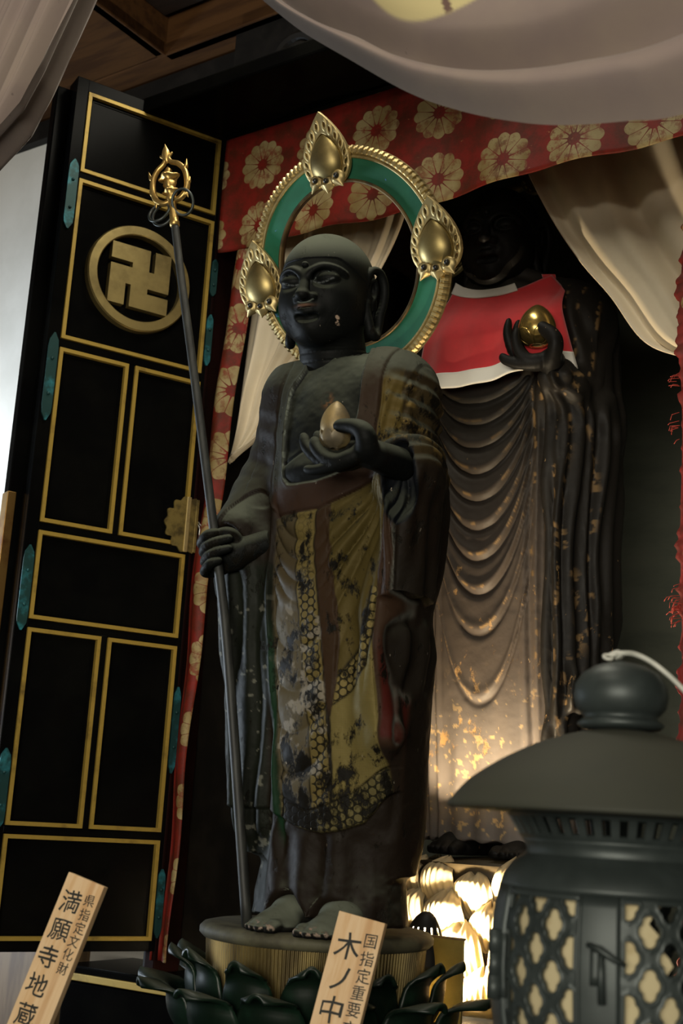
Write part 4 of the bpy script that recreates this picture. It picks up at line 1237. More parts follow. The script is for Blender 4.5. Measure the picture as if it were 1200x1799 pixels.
def lotus_base():
    v = Vol((-.04, -.03, -.06), (.04, .015, -.015), .0009)
    mm = .001
    for x, z, a in ((-19, -33, .75), (0, -38, 0), (19, -33, -.75)):
        ca, sa = math.cos(a), math.sin(a)
        v.ell(np.array((x, -8, z))*mm, np.array((12.5, 6, 11.5))*mm, .002)
        t = np.array((x+(-sa)*-17*(-1)*-1, -11, z-15*ca))
        v.cone(np.array((x, -9, z-3))*mm, np.array((x+ (-14*math.sin(a)), -12, z-15))*mm, .0085, .0008, .003)
    for x, z in ((-19, -30), (0, -34), (19, -30)):
        v.ell(np.array((x, -15, z))*mm, np.array((6.0, 4, 6.0))*mm, .001, 's')
    return v.mesh()
VL_, FL_, _ = lotus_base()
M_cab = simple('dark_cabochon', (0.02, 0.02, 0.018), 0.3)
VC_, FC_ = [], []
for x, z in ((-19, -30), (0, -34), (19, -30)):
    s_ = lathe([(max(1e-5, .0042*math.sin(q)), .0042*math.cos(q)) for q in np.linspace(math.pi, 0, 9)], 12, c=(x*.001, -.0125, z*.001))
    VC_, FC_ = join((VC_, FC_), s_)
for ang in (90, 180, 0):
    a = math.radians(ang)
    cx, cz = .152*math.cos(a), .152*math.sin(a)
    off = np.array((cx, -.010, cz))
    def hx(V): return (np.asarray(V)*.95+off) @ HM.T
    fb = mk('flame_border', hx(VF_), FF_, M_gold, halo)
    mk('jewel', hx(VJ_), FJ_, M_brass, fb)
    mk('lotus_leaves', hx(VL_), FL_, M_gold, fb)
    mk('cabochons', hx(VC_), FC_, M_cab, fb)
V_, F_ = tube([(0, .012, -.165), (.02, .02, -.3), (.03, .0, -.40)], .006, 8)
mk('support_rod', V_, F_, M_staff, halo)
# ------------------------------------------------------------------ pedestal of the front statue
def petal(w, h, bulge, curl, rib=0.0, nrib=9, nu=16, nv=18, thick=.004, tipw=1.0, fold=0.0, pw=2.2):
    """Cupped petal: x across, z up, -y outward; base at the origin."""
    def f(U, V):
        u = U*2-1
        ww = w*(np.clip(1-np.abs((V-.48)/.53)**pw, 0, 1)**.5*.92+.10*(1-V))
        ww = np.where(V > .86, ww*(1-.25*tipw*sstep(V, .86, 1.0)), ww)
        x = u*ww
        out = bulge*np.sin(np.pi*np.clip(V*.95, 0, 1))*(1-.75*u*u)+.012*V
        out = out+curl*np.clip(V-.72, 0, 1)**2*12
        z = h*V-.10*h*u*u*V+0*u-fold*np.exp(-(u/.2)**2)*sstep(V, .8, 1)
        out = out+rib*np.cos(u*np.pi*nrib)*np.clip(1.2-V, 0, 1)
        return x, -out, z
    return sheet(f, nu, nv, thick)
M_lotusgreen = simple('dark_green_lotus_lacquer', (0.0045, 0.012, 0.007), 0.36, col2=(0.008, 0.025, 0.014), scale=16, spec=.35, bump=.06, bscale=60)
nt = M_lotusgreen.node_tree; g_ = G(nt); b_ = nt.nodes['Principled BSDF']
base_ = b_.inputs['Base Color'].links[0].from_socket
c_ = g_.mix(g_.math('MULTIPLY', g_.ramp(g_.noise(17, 5, .65), .69, .71), .9), base_, (.30, .15, .055))
geo_ = g_.n('ShaderNodeNewGeometry')
du_ = g_.math('MULTIPLY', g_.ramp(g_.xyz(geo_.outputs['Normal'])[2], .35, .95), .55)
g_.lk(g_.mix(du_, c_, (.10, .11, .085)), b_.inputs['Base Color'])
PC = np.array((-.005, 0, 0))
ped = thing('lotus_pedestal', 'dark green lotus pedestal with a ribbed gold drum under the front statue', 'pedestal', (-.005, 0, -.2))
pb = np.array((-.005, 0, -.2))
M_dusty = simple('dusty_gilt_rim', (0.10, 0.095, 0.055), 0.7, 0.0, col2=(0.055, 0.05, 0.03), scale=26)
prof = [(.0001, .001), (.135, .001), (.1435, -.001), (.1475, -.006), (.1475, -.012), (.143, -.017), (.138, -.018)]
V_, F_ = lathe([(r, z-.0) for r, z in prof[::-1]], 150, rib=lambda r, z, a, j: r+(.0022*(abs(math.cos(a*30))**.5-.6) if r > .144 else 0))
mk('seed_disc', np.array(V_)-(0, 0, -.2), F_, M_dusty, ped)
V_, F_ = lathe([(.128, -.12), (.134, -.075), (.1385, -.017)], 720, rib=lambda r, z, a, j: r+(.0012 if int(round(a/(2*math.pi)*720)) % 4 < 2 else -.0006))
mk('stamen_drum', np.array(V_)-(0, 0, -.2), F_, simple('dull_gold_stamens', (0.23, 0.175, 0.065), 0.45, 0.6, col2=(0.08, 0.058, 0.022), scale=30, stretch=(1, 1, .2)), ped, smooth=False)
V_, F_ = lathe([(.0001, -.2), (.17, -.2), (.172, -.185), (.14, -.15), (.122, -.12)], 64)
mk('pedestal_base', np.array(V_)-(0, 0, -.2), F_, M_lotusgreen, ped)
pet = petal(.037, .098, .016, .030, rib=.0, thick=.005, tipw=.6)
pet2 = petal(.045, .092, .020, .046, rib=.0, thick=.005, tipw=.6)
rr_ = random.Random(5)
for tier, (n, r0, z0, a_off, P_, lean) in enumerate(((13, .136, -.125, .10, pet, .10), (13, .146, -.140, .34, pet2, .26))):
    me = None
    for i in range(n):
        a = -math.pi/2+a_off+2*math.pi*i/n
        if math.sin(a) > .62: continue
        M = Matrix.Translation((r0*math.cos(a), r0*math.sin(a), z0+.2+rr_.uniform(-.003, .003))) @ Matrix.Rotation(a+math.pi/2+rr_.uniform(-.08, .08), 4, 'Z') @ Matrix.Rotation(lean+rr_.uniform(-.06, .06), 4, 'X')
        if me is None:
            o = mk('petal', P_[0], P_[1], M_lotusgreen, ped); me = o.data
        else:
            o = link(bpy.data.objects.new('petal', me)); o.parent = ped
        o.matrix_local = M
tb = thing('altar_table', 'black lacquered altar table below the front pedestal', 'table', (-.05, -.2, ZF))
V_, F_ = join(box((-.50, -.56, -.235), (.40, .155, -.2), .003)); mk('table_top', V_, F_, M_lacquer, tb, off=(-.05, -.2, ZF), smooth=False)
for x in (-.46, .33):
    for y in (-.52, .09): mk('leg', *box((x, y, ZF), (x+.04, y+.04, -.235), .003), M_lacquer, tb, off=(-.05, -.2, ZF), smooth=False)
gb = thing('gilded_board', 'small upright gilded board leaning behind the front pedestal', 'board', (.08, .175, -.12))
V_, F_ = box((.046, .1705, -.12), (.1125, .1755, -.012), .001)
mk('board_face', V_, F_, simple('yellow_gilt_board', (0.27, 0.215, 0.06), 0.5, 0.35, col2=(0.18, 0.145, 0.04), scale=9), gb, off=(.08, .175, -.12), smooth=False)
mk('board_trim', *box((.045, .1695, -.0135), (.1135, .1765, -.0105), .0005), M_postwood, gb, off=(.08, .175, -.12), smooth=False)
wp = thing('paper_slip', 'white folded paper slip tucked behind the pedestal petals', 'paper', (-.15, .10, -.2))
V_, F_ = join(box((-.176, .098, -.2), (-.150, .100, -.02)), box((-.158, .094, -.2), (-.140, .096, -.045)))
mk('paper_sheet', V_, F_, simple('white_paper', (.7, .68, .6), .9), wp, off=(-.15, .10, -.2), smooth=False)

# ------------------------------------------------------------------ uplight hidden behind the front pedestal
LX, LY, LZ = .046, .196, -.022
ul = thing('shrine_uplight', 'small black slotted lamp shade glowing behind the front pedestal', 'lamp', (LX, LY, -.12))
lo_ = np.array((LX, LY, -.12))
R_ = .034; V, F = [], []
na, nb = 44, 16
hole = set()
idx = {}
def hp(i, j):
    a = -math.pi*1.42+math.pi*1.38*i/na    # open only towards the rear statue
    p = math.pi*.5*j/nb
    r = R_*math.cos(p*.93)
    return (LX-.002+r*math.cos(a), LY-.005+r*math.sin(a), LZ-.035+.075*math.sin(p*.93)**1.0)
for i in range(na+1):
    for j in range(nb+1): V.append(hp(i, j))
for i in range(na):
    for j in range(nb):
        if i % 4 == 1 and (5 <= j < 9): continue
        F.append((i*(nb+1)+j, (i+1)*(nb+1)+j, (i+1)*(nb+1)+j+1, i*(nb+1)+j+1))
sh = mk('lamp_shade', V, F, simple('black_sheet_metal', (.01, .01, .01), .5), ul, off=lo_)
mo = sh.modifiers.new('shell', 'SOLIDIFY'); mo.thickness = .0012
V_, F_ = lathe([(.0001, -.12), (.03, -.12), (.03, -.112), (.006, -.11), (.006, LZ-.085), (.013, LZ-.08), (.013, LZ-.058), (.0001, LZ-.058)], 24, c=(LX, LY+.012, 0))
mk('lamp_foot', V_, F_, simple('black_sheet_metal', (0, 0, 0)), ul, off=lo_)
m, nt, bs = new_mat('warm_bulb'); bs.inputs['Emission Color'].default_value = (1, .82, .55, 1); bs.inputs['Emission Strength'].default_value = 30
V_, F_ = lathe([(max(1e-5, .011*math.sin(q)), .013*math.cos(q)) for q in np.linspace(math.pi, 0, 14)], 20, c=(LX, LY+.012, LZ-.045))
mk('bulb', V_, F_, m, ul, off=lo_)
lamp('shrine_bulb', 'POINT', W(LX, LY+.012, LZ-.026), W(LX, LY+1, LZ), 34.0, (1.0, .80, .52), shadow_soft_size=.012)

# ------------------------------------------------------------------ rear statue
BO = np.array((-.022, .473, .092))
statB = thing('jizo_statue', 'taller black standing statue in a red bib inside the shrine, robe lit from below', 'statue', BO)
M_statB = statue_mat('brown_black_carving', (0.42, 0.25, 0.10), (0.5, 0.33, 0.16), (0.06, 0.058, 0.045), chip_amt=.62, spec=.2, rough=.5, scale=.8)
def robe_B():
    v = Vol((-.16, -.24, 0.0), (.28, .10, .95), 0.0022)
    v.column([(.02, .060, .150, -.03, .085), (.06, .060, .150, -.03, .085), (.2, .060, .156, -.036, .092), (.4, .060, .160, -.044, .10), (.6, .058, .158, -.054, .104),
              (.74, .058, .158, -.062, .10), (.83, .056, .145, -.068, .085), (.89, .054, .10, -.07, .066), (.93, .05, .06, -.07, .05)], p=2.3)
    v.cone((.05, -.07, .90), (.165, -.06, .845), .05, .062, .04); v.cone((.165, -.06, .845), (.185, -.05, .68), .063, .058, .04)
    v.cone((.05, -.07, .90), (-.05, -.06, .845), .05, .062, .04); v.cone((-.05, -.06, .845), (-.085, -.05, .68), .063, .058, .04)
    # raised forearm in its tight inner cuff, and the sleeve falling from it
    v.cone((.188, -.05, .66), (.188, -.165, .715), .052, .030, .03)
    v.column([(.12, .176, .014, -.10, .03), (.2, .180, .022, -.10, .045), (.4, .182, .024, -.105, .05), (.6, .186, .026, -.11, .055), (.68, .188, .030, -.11, .05), (.715, .188, .026, -.115, .04)], k=.014, p=2.6)
    v.column([(.255, .205, .010, -.03, .02), (.31, .200, .026, -.035, .04), (.38, .205, .028, -.04, .055), (.5, .203, .030, -.045, .06), (.62, .204, .034, -.05, .06), (.70, .20, .036, -.05, .055)], k=.012, p=2.4)
    v.cone((.168, -.125, .33), (.205, -.12, .235), .008, .018, .012); v.cone((.205, -.12, .235), (.172, -.11, .16), .018, .006, .012)
    v.column([(.03, .165, .02, -.05, .05), (.2, .175, .022, -.05, .05), (.3, .175, .02, -.05, .05)], k=.02)
    return v.mesh()
VB, FB, NB = robe_B()
def robe_paint_B(V, F, N):
    n = len(V); x, y, z = V.T
    col, at = paint_arrays(n, (0.072, 0.057, 0.047), dust=.15, wear=.18, speck=.35)
    front = sstep(-N[:, 1], -.2, .2)*sstep(y, -.05, -.07)
    d = np.zeros(n)
    # great catenary folds hanging between the two knees
    c = .052; w = .088
    u = (x-c)/w
    mid = front*sstep(np.abs(u), 1.12, .80)*sstep(z, .80, .74)*sstep(z, .10, .16)
    levels = np.array([.70, .665, .628, .588, .545, .500, .452, .400, .338, .235])
    deep = np.array([.035, .05, .06, .075, .085, .095, .11, .12, .13, .16])
    for zl, dp_ in zip(levels, deep):
        curve = zl-.0+dp_*(u**2)*(1+.35*u**2)
        q = z-curve
        sz = 1.0 if zl > .35 else .7
        d += mid*sz*(.0050*np.exp(-((q-.002)/.0115)**2)-.0062*np.exp(-((q+.010)/.0070)**2))
        e_ = mid*bell(q-.001, .0022)
        paintover(col, np.clip(e_*sstep(vnoise(V, 70, int(zl*1000), 3), .54, .64), 0, 1), (.30, .19, .085))
    # straight folds running down both sides
    side = front*sstep(np.abs(u), .72, 1.0)*sstep(z, .74, .66)
    d += .0042*np.sin(2*np.pi*(x+.010*z)/.0215+2.2*np.sin(z*5))*side
    low = front*sstep(z, .26, .12)*sstep(np.abs(u), 1.0, .8)
    d += .0030*np.sin(2*np.pi*(x-c)*(1-.6*z)/.040+.8)*low
    # small stacked folds at the far left edge
    fl = front*sstep(x, -.035, -.06)*sstep(z, .40, .43)
    zc = z-((x+.075)/.02)**2*.02
    d += .0045*np.sin(2*np.pi*zc/.052)*fl
    # chest folds and sleeve folds
    up_ = front*sstep(z, .70, .76)*sstep(x, .15, .12)
    d += .0028*np.sin(2*np.pi*(z+.35*x)/.030)*up_
    arm = sstep(x, .175, .195)*sstep(z, .66, .70)
    d += .0036*np.sin(2*np.pi*(x*1.0-y*.55+.12*z)/.019)*arm*sstep(z, .88, .80)
    hang = sstep(x, .155, .165)*sstep(z, .70, .64)
    d += .0044*np.sin(2*np.pi*(x*.9+y*.6+.008*np.sin(z*17))/.024+1.2*np.sin(z*9))*hang
    hem = .075+.012*np.sin(x*40)+.02*bell(x-.05, .05)
    d += .0022*(vnoise(V, 45, 8, 3)-.5)
    nz = vnoise(V, 55, 21, 4)
    P = lambda m, c_: paintover(col, np.clip(m, 0, 1), c_)
    P(sstep(z, .40, .72)*.9, (.012, .011, .009))  # upper robe darkened in colour, where the uplight falls off
    P(sstep(x, .150, .160)*sstep(z, .10, .14), (.014, .012, .010))
    for xe in (-.058, .142, .1625, .188, .203, .222):
        jag = .004*np.sin(z*23+xe*90)
        P(bell(x-xe-jag, .0022)*front*sstep(vnoise(V, 90, int(abs(xe)*1e4), 3), .56, .64), (.20, .125, .055))
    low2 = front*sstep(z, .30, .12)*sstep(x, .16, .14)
    P(low2, (.17, .143, .125))  # lower front lightened in colour, adding to the glow of the uplight
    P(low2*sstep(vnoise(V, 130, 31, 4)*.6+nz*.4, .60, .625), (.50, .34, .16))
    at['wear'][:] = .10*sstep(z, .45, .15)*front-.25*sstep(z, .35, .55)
    at['speck'][:] = .35+.5*sstep(z, .5, .2)
    at['dust'][:] = .12
    return V+N*d[:, None], col, at
VB2, colB, attB = robe_paint_B(VB, FB, NB)
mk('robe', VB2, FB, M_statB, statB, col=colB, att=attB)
def partB(name, V, F, base=(.006, .0055, .005), dust=.05, wear=-.2, speck=.5):
    col, at = paint_arrays(len(V), base, dust, wear, speck)
    return mk(name, V, F, M_statB, statB, col=col, att=at)
partB('head', xf(VH*1.06, rot('Z', math.radians(10)) @ rot('X', math.radians(8)), (.052, -.105, 1.0)), FH)
HB = np.array((.182, -.196, .742))
partB('hand', xf(Vh*np.array((.84, 1.06, 1.2)), rot('Z', math.radians(10)) @ rot('Y', math.radians(16)), HB), Fh)
partB('foot', xf(Vt*1.2, rot('Z', math.radians(-6)), (.005, -.055, -.004)), Ft)
partB('foot', xf(Vt2*1.2, rot('Z', math.radians(6)), (.105, -.055, -.004)), Ft[:, ::-1].copy())
# its halo, mostly lost in the dark
haloB = thing('halo', 'plain gilt ring halo in the dark behind the rear statue head', 'halo', BO+(.05, .03, 1.02))
HMs, HM = HM, np.array(Matrix.Rotation(math.radians(-10), 3, 'X'))
V_, F_ = ring_sec([(.168, .004), (.168, -.003), (.172, -.006), (.188, -.006), (.193, -.003), (.193, .004)]); mk('ring_band', V_, F_, M_gold, haloB)
for ang in (90, 168, 12):
    a = math.radians(ang); off = np.array((.18*math.cos(a), -.010, .18*math.sin(a)))
    fb = mk('flame_border', (VF_+off) @ HM.T, FF_, M_gold, haloB)
    mk('jewel', (VJ_+off) @ HM.T, FJ_, M_brass, fb)
HM = HMs
mk('support_rod', *tube([(0, .012, -.17), (0, .02, -.5), (0, .03, -1.11)], .008, 8), M_staff, haloB)
jb = thing('wish_jewel', 'shiny gold wish jewel cradled in the rear statue hand before the red bib', 'jewel', BO+(.170, -.200, .757))
V_, F_ = jewel_mesh(.0335, .0345, .42)
M_shiny = simple('polished_gilt', (0.72, 0.52, 0.17), 0.24, 0.9, col2=(0.50, 0.36, 0.12), scale=10)
mk('jewel_body', np.array(V_)+(0, 0, .035), F_, M_shiny, jb)
for i in range(6):
    a = 2*math.pi*i/6-.9
    def pf(U, Vv, a=a):
        u = U*2-1; th = a+u*.50*np.sqrt(np.clip(1-Vv**3, 0, 1)); q = math.pi-(.25+1.02*Vv)
        r = .0335*np.sin(q)*np.sin(q/2)**.42+.0011
        return r*np.cos(th), r*np.sin(th), .035+.0345*np.cos(q)
    V_, F_ = sheet(pf, 8, 10, .0009); mk('lotus_leaf', V_, F_, M_shiny, jb)
# red bib with white borders
bib = thing('red_bib', 'bright red cloth bib with white borders tied round the rear statue neck', 'bib', BO+(.06, -.15, .735))
bo = np.array((.06, -.15, .735))
def bib_xyz(U, V):
    xl = np.interp(V, [0, .25, 1], [-.004, -.030, -.058]); xr = np.interp(V, [0, .25, 1], [.150, .186, .214])
    x = xl+(xr-xl)*U
    s = (U-.5)*2
    zt = .916-.030*(1-np.abs(s)**2.2); zb = .718+.012*s-.003*np.cos(s*4)
    z = zt+(zb-zt)*V
    bodyf = -.068-.105*np.sqrt(np.clip(1-((x-.058)/.185)**2, .05, 1))
    neckf = -.100-.060*np.sqrt(np.clip(1-((x-.062)/.110)**2, .02, 1))
    t = sstep(V, 0, .55)
    y = neckf+(bodyf-.028-neckf)*t+.006*np.sin(s*5+V*2)*V+.003*np.sin(s*13)*V
    return x, y, z
M_red = simple('red_cotton', (0.60, 0.012, 0.020), 0.8, col2=(0.52, 0.010, 0.016), scale=30, sheen=.3, bump=.08, bscale=200)
M_bibw = simple('white_cotton', (0.72, 0.70, 0.64), 0.85, bump=.06, bscale=200)
def crop(a, b, off=0.0, u0=0, u1=1):
    def f(U, V):
        x, y, z = bib_xyz(u0+U*(u1-u0), a+V*(b-a)); return x, y-off, z
    return f
V_, F_ = sheet(crop(.06, .90), 70, 40, .0015); mk('red_cloth', V_, F_, M_red, bib, off=bo)
V_, F_ = sheet(crop(.86, 1.0, .0012), 70, 8, .003); mk('lower_border', V_, F_, M_bibw, bib, off=bo)
V_, F_ = sheet(crop(0, .085, .0012, .0, .72), 60, 6, .003); mk('neck_border', V_, F_, M_bibw, bib, off=bo)
V_, F_ = sheet(lambda U, V: (.135+.028*U+.012*V+0*U, -.115-.01*U+.012*V, .918-.010*U-.05*V*(1+U)), 12, 16, .002); mk('side_tie', V_, F_, M_red, bib, off=bo)

# lotus pedestal of the rear statue: ribbed gilt petals, each its own mesh, burnt out by the lamp
pedB = thing('lotus_pedestal', 'pale gilt lotus pedestal of ribbed petals glowing under the rear statue', 'pedestal', (BO[0]+.06, BO[1]-.03, -.12))
pbB = np.array((BO[0]+.06, BO[1]-.03, -.12))
M_petal = simple('worn_pale_gilt', (0.52, 0.42, 0.25), 0.6, col2=(0.36, 0.25, 0.11), scale=20, lo=.5, hi=.75)
V_, F_ = lathe([(.0001, .0), (.19, .0), (.195, .02), (.15, .05), (.12, .10), (.12, .16), (.150, .200), (.0001, .212)], 72)
mk('pedestal_core', V_, F_, simple('dark_gilt_core', (.05, .035, .015), .6), pedB)
petB = petal(.036, .080, .026, -.022, rib=.0021, nrib=8, nu=44, nv=26, thick=.003, tipw=0, fold=.010, pw=3.0)
for tier, (n, r0, z0, ao, lean) in enumerate(((14, .132, .118, .12, .05), (14, .146, .078, .33, .12), (14, .158, .036, .08, .2), (14, .166, -.006, .3, .28))):
    me = None
    for i in range(n):
        a = -math.pi/2+ao+2*math.pi*i/n
        M = Matrix.Translation((r0*math.cos(a), r0*math.sin(a), z0+rr_.uniform(-.006, .006)+.008)) @ Matrix.Rotation(a+math.pi/2+rr_.uniform(-.1, .1), 4, 'Z') @ Matrix.Rotation(lean+rr_.uniform(-.1, .1), 4, 'X') @ Matrix.Scale(rr_.uniform(.9, 1.1), 4)
        if me is None:
            o = mk('petal', petB[0], petB[1], M_petal, pedB); me = o.data
        else:
            o = link(bpy.data.objects.new('petal', me)); o.parent = pedB
        o.matrix_local = M
# ------------------------------------------------------------------ wooden name boards with brush writing
def board_mat():
    m, nt, bs = new_mat('pale_cedar_board'); g = G(nt)
    st = g.scale(g.obj(), (22, 22, 2.2))
    gr = g.noise(5, 5, .6, st, .6)
    c = g.mix(g.ramp(gr, .35, .7), (.78, .56, .33), (.68, .43, .21))
    p = g.xyz(g.obj())
    streak = g.ramp(g.math('ABSOLUTE', g.math('SUBTRACT', p[0], .010)), .005, .0015)
    c = g.mix(g.math('MULTIPLY', streak, .35), c, (.45, .20, .06))
    g.lk(c, bs.inputs['Base Color']); bs.inputs['Roughness'].default_value = .6
    return m
M_board = board_mat()
M_ink = simple('black_ink', (.02, .021, .018), .7)
def brush_text(parent, txt, size, x, z0, step, y, name, bold, sx=1.0, slant=.12, seed=1):
    r = random.Random(seed)
    V, F = [], []
    for i, ch in enumerate(txt):
        cu_ = bpy.data.curves.new('ink', 'FONT')
        cu_.body = ch; cu_.size = size; cu_.align_x = 'CENTER'; cu_.align_y = 'CENTER'
        cu_.offset = bold*size; cu_.resolution_u = 3; cu_.extrude = .0
        o = link(bpy.data.objects.new('ink', cu_))
        dg = bpy.context.evaluated_depsgraph_get()
        me = bpy.data.meshes.new_from_object(o.evaluated_get(dg))
        bpy.data.objects.remove(o); bpy.data.curves.remove(cu_)
        n = len(V)
        k = size*.5
        jx, jz, ro = r.uniform(-.05, .05)*size, r.uniform(-.03, .03)*size, r.uniform(-.04, .04)
        for v in me.vertices:
            a, b = v.co.x/k, v.co.y/k
            # brush habit: strokes rise to the right and swell unevenly
            b2 = b+slant*a+.03*math.sin(3*a+i); a2 = a+.05*math.sin(4*b+2*i)-.06*b
            a3 = a2*math.cos(ro)-b2*math.sin(ro); b3 = a2*math.sin(ro)+b2*math.cos(ro)
            V.append((x+jx+a3*k*sx, y, z0-i*step+jz+b3*k))
        F += [tuple(n+q for q in f.vertices) for f in me.polygons]
        bpy.data.meshes.remove(me)
    return mk(name, V, F, M_ink, parent, smooth=False)
def sign(label, loc, hw, L, lean_side, lean_back, yaw, big, small):
    t = link(bpy.data.objects.new('name_board', None))
    top = Vector(loc)
    M = Matrix.Translation(top) @ Matrix.Rotation(yaw, 4, 'Z') @ Matrix.Rotation(lean_back, 4, 'X') @ Matrix.Rotation(lean_side, 4, 'Y')
    down = M.to_3x3() @ Vector((0, 0, -1))
    base = top + down*L
    M.translation = base
    t.matrix_world = M
    t['label'] = label; t['category'] = 'sign'; t['group'] = 'wooden name boards on the altar table'
    V_, F_ = box((-hw, 0, 0), (hw, .009, L), .0007)
    mk('board', V_, F_, M_board, t, smooth=False)
    y = -.0006
    for a in big: brush_text(t, a[0], a[1], a[2], L-a[3], a[4], y, 'large_lettering', .006, 1.0, .14, 3)
    for a in small: brush_text(t, a[0], a[1], a[2], L-a[3], a[4], y, 'small_lettering', .002, 1.0, .12, 8)
    return t
sign('pale wooden board with six small and five large brush characters, before the door foot', (-.2445, 1.40, 1.4695), .0232, .272, .262, -.14, -.35,
     [('満願寺地蔵菩', .0245, -.0062, .0285, .0293)], [('県指定文化財', .0132, .0142, .0200, .0140)])
sign('pale wooden board with the large brush characters for tree and middle, before the pedestal', (.0465, 1.40, 1.4480), .0262, .250, .172, -.14, -.35,
     [('木ノ中', .0290, -.0058, .0340, .0325)], [('国指定重要文化財', .0158, .0165, .0225, .0172)])
# ------------------------------------------------------------------ bronze lantern close to the visitor
LC = (.2255, 1.0)
lan = link(bpy.data.objects.new('bronze_lantern', None))
lan.location = (LC[0], LC[1], 0)
tag(lan, 'dark bronze lantern with smooth domed roof and pierced quatrefoil panels, close in front', 'lantern')
M_bronze = simple('dark_bronze', (0.036, 0.046, 0.044), 0.45, 0.35, col2=(0.056, 0.070, 0.068), scale=14, bump=.08, bscale=50)
M_roof = simple('dusty_bronze_roof', (0.044, 0.046, 0.031), 0.7, 0.1, col2=(0.038, 0.041, 0.030), scale=7, bump=.05, bscale=70)
def lat(name, prof, m, n=96, **kw):
    V_, F_ = lathe(prof, n, rib=kw.pop('rib', None)); return mk(name, V_, F_, m, lan, **kw)
pr = smooth_path([(.1315, 0, 1.565), (.1155, 0, 1.5830), (.093, 0, 1.5985), (.066, 0, 1.6125), (.040, 0, 1.6215), (.014, 0, 1.627), (.0001, 0, 1.628)], 40)
lat('roof', [(.0001, 1.560), (.08, 1.560), (.128, 1.5615), (.1318, 1.5625)]+[(a, c) for a, b, c in pr], M_roof)
fin = lat('finial', [(.0001, 1.625), (.030, 1.627), (.0335, 1.6305), (.030, 1.6335), (.0275, 1.636), (.0305, 1.6385), (.0345, 1.643), (.0365, 1.652), (.0350, 1.661), (.0300, 1.669), (.0200, 1.6755), (.008, 1.679), (.0001, 1.681)], M_bronze, 64)
# slotted vent ring under the roof
V, F = [], []
n_ = 168
for i in range(n_):
    a = 2*math.pi*i/n_
    for j, (r, z) in enumerate(((.084, 1.562), (.0815, 1.5595), (.0735, 1.5465), (.071, 1.5435))): V.append((r*math.cos(a), r*math.sin(a), z))
for i in range(n_):
    i2 = (i+1) % n_
    for j in range(3):
        if j == 1 and i % 4 in (0, 1): continue
        F.append((i*4+j, i2*4+j, i2*4+j+1, i*4+j+1))
vr = mk('vent_ring', V, F, M_bronze, lan, smooth=False)
mo = vr.modifiers.new('shell', 'SOLIDIFY'); mo.thickness = .003; mo.offset = -1
lat('neck_ring', [(.066, 1.546), (.0715, 1.5445), (.0735, 1.5415), (.0715, 1.539), (.0695, 1.534), (.071, 1.530)], M_bronze)
def brad(z): return float(np.interp(z, [1.335, 1.36, 1.39, 1.42, 1.45, 1.48, 1.50, 1.515, 1.525, 1.531], [.070, .080, .088, .0935, .0955, .0945, .0915, .0870, .0795, .071]))
zt, zb = 1.506, 1.366
lat('shoulder', [(brad(z), z) for z in (1.531, 1.528, 1.524, 1.519, 1.514, 1.510, zt)]+[(brad(zt)-.007, zt)], M_bronze)
lat('body_foot', [(brad(zb)-.007, zb)]+[(brad(z), z) for z in (zb, 1.355, 1.345, 1.335)]+[(.060, 1.325), (.062, 1.30), (.085, 1.27), (.088, 1.25), (.05, 1.235), (.032, 1.20), (.028, .9), (.036, .62), (.028, .3), (.04, .12), (.11, .06), (.13, .0), (.0001, 0)], M_bronze)
PA, HW_ = math.radians(60), math.radians(21.5)
post0 = math.radians(-90-21)
def bend(u, z, off): 
    return (brad(z)+off)
def patch(a0, a1, z0, z1, o, th, nu=10, nz=16):
    V, F = [], []
    for i in range(nu+1):
        for j in range(nz+1):
            a = a0+(a1-a0)*i/nu; z = z0+(z1-z0)*j/nz
            V.append(((brad(z)+o)*math.cos(a), (brad(z)+o)*math.sin(a), z))
    k = len(V)
    for i in range(nu+1):
        for j in range(nz+1):
            a = a0+(a1-a0)*i/nu; z = z0+(z1-z0)*j/nz
            V.append(((brad(z)+o-th)*math.cos(a), (brad(z)+o-th)*math.sin(a), z))
    m = nz+1
    for i in range(nu):
        for j in range(nz):
            F.append((i*m+j, (i+1)*m+j, (i+1)*m+j+1, i*m+j+1)); F.append(tuple(q+k for q in (i*m+j+1, (i+1)*m+j+1, (i+1)*m+j, i*m+j)))
    for i in range(nu):
        F.append(((i+1)*m, i*m, i*m+k, (i+1)*m+k)); F.append((i*m+nz, (i+1)*m+nz, (i+1)*m+nz+k, i*m+nz+k))
    for j in range(nz):
        F.append((j, j+1, j+1+k, j+k)); F.append((nu*m+j+1, nu*m+j, nu*m+j+k, nu*m+j+1+k))
    return V, F
# pierced panel: flat relief bent onto the barrel, shared by the six sides
UW = HW_*.0955
vol = Vol((-UW-.003, -.004, zb-.004), (UW+.003, .005, zt+.004), .0009)
X2, Z2 = np.meshgrid(vol.ax[0], vol.ax[2], indexing='ij')
dd = np.full(X2.shape, 1.0)
for i in range(-4, 5):
    for j in range(-1, 8):
        cx_, cz_ = i*.0148, zb-.002+j*.0345+(i % 2)*.01725
        a_, b_ = np.abs(X2-cx_), np.abs(Z2-cz_)
        q = np.minimum(np.minimum(np.hypot(a_-.0026, b_)-.0052, np.hypot(a_, b_-.0056)-.0049), (a_/.0066+b_/.0106-1)*.005)
        dd = np.minimum(dd, q)
border = np.maximum(np.abs(X2)-(UW-.004), np.maximum(zb+.004-Z2, Z2-(zt-.004)))
holes2 = np.maximum(dd, border)
panel2 = np.maximum(np.maximum(np.abs(X2)-UW, np.maximum(zb-Z2, Z2-zt)), -holes2)
vol.put(lambda X, Y, Z: np.maximum(panel2[:, None, :], np.abs(Y)-(.0018+.0007*np.exp(-((holes2[:, None, :]-.001)/.0008)**2))), (-UW, -.003, zb), (UW, .003, zt), 0, pad=.02)
VP, FP, _ = vol.mesh()
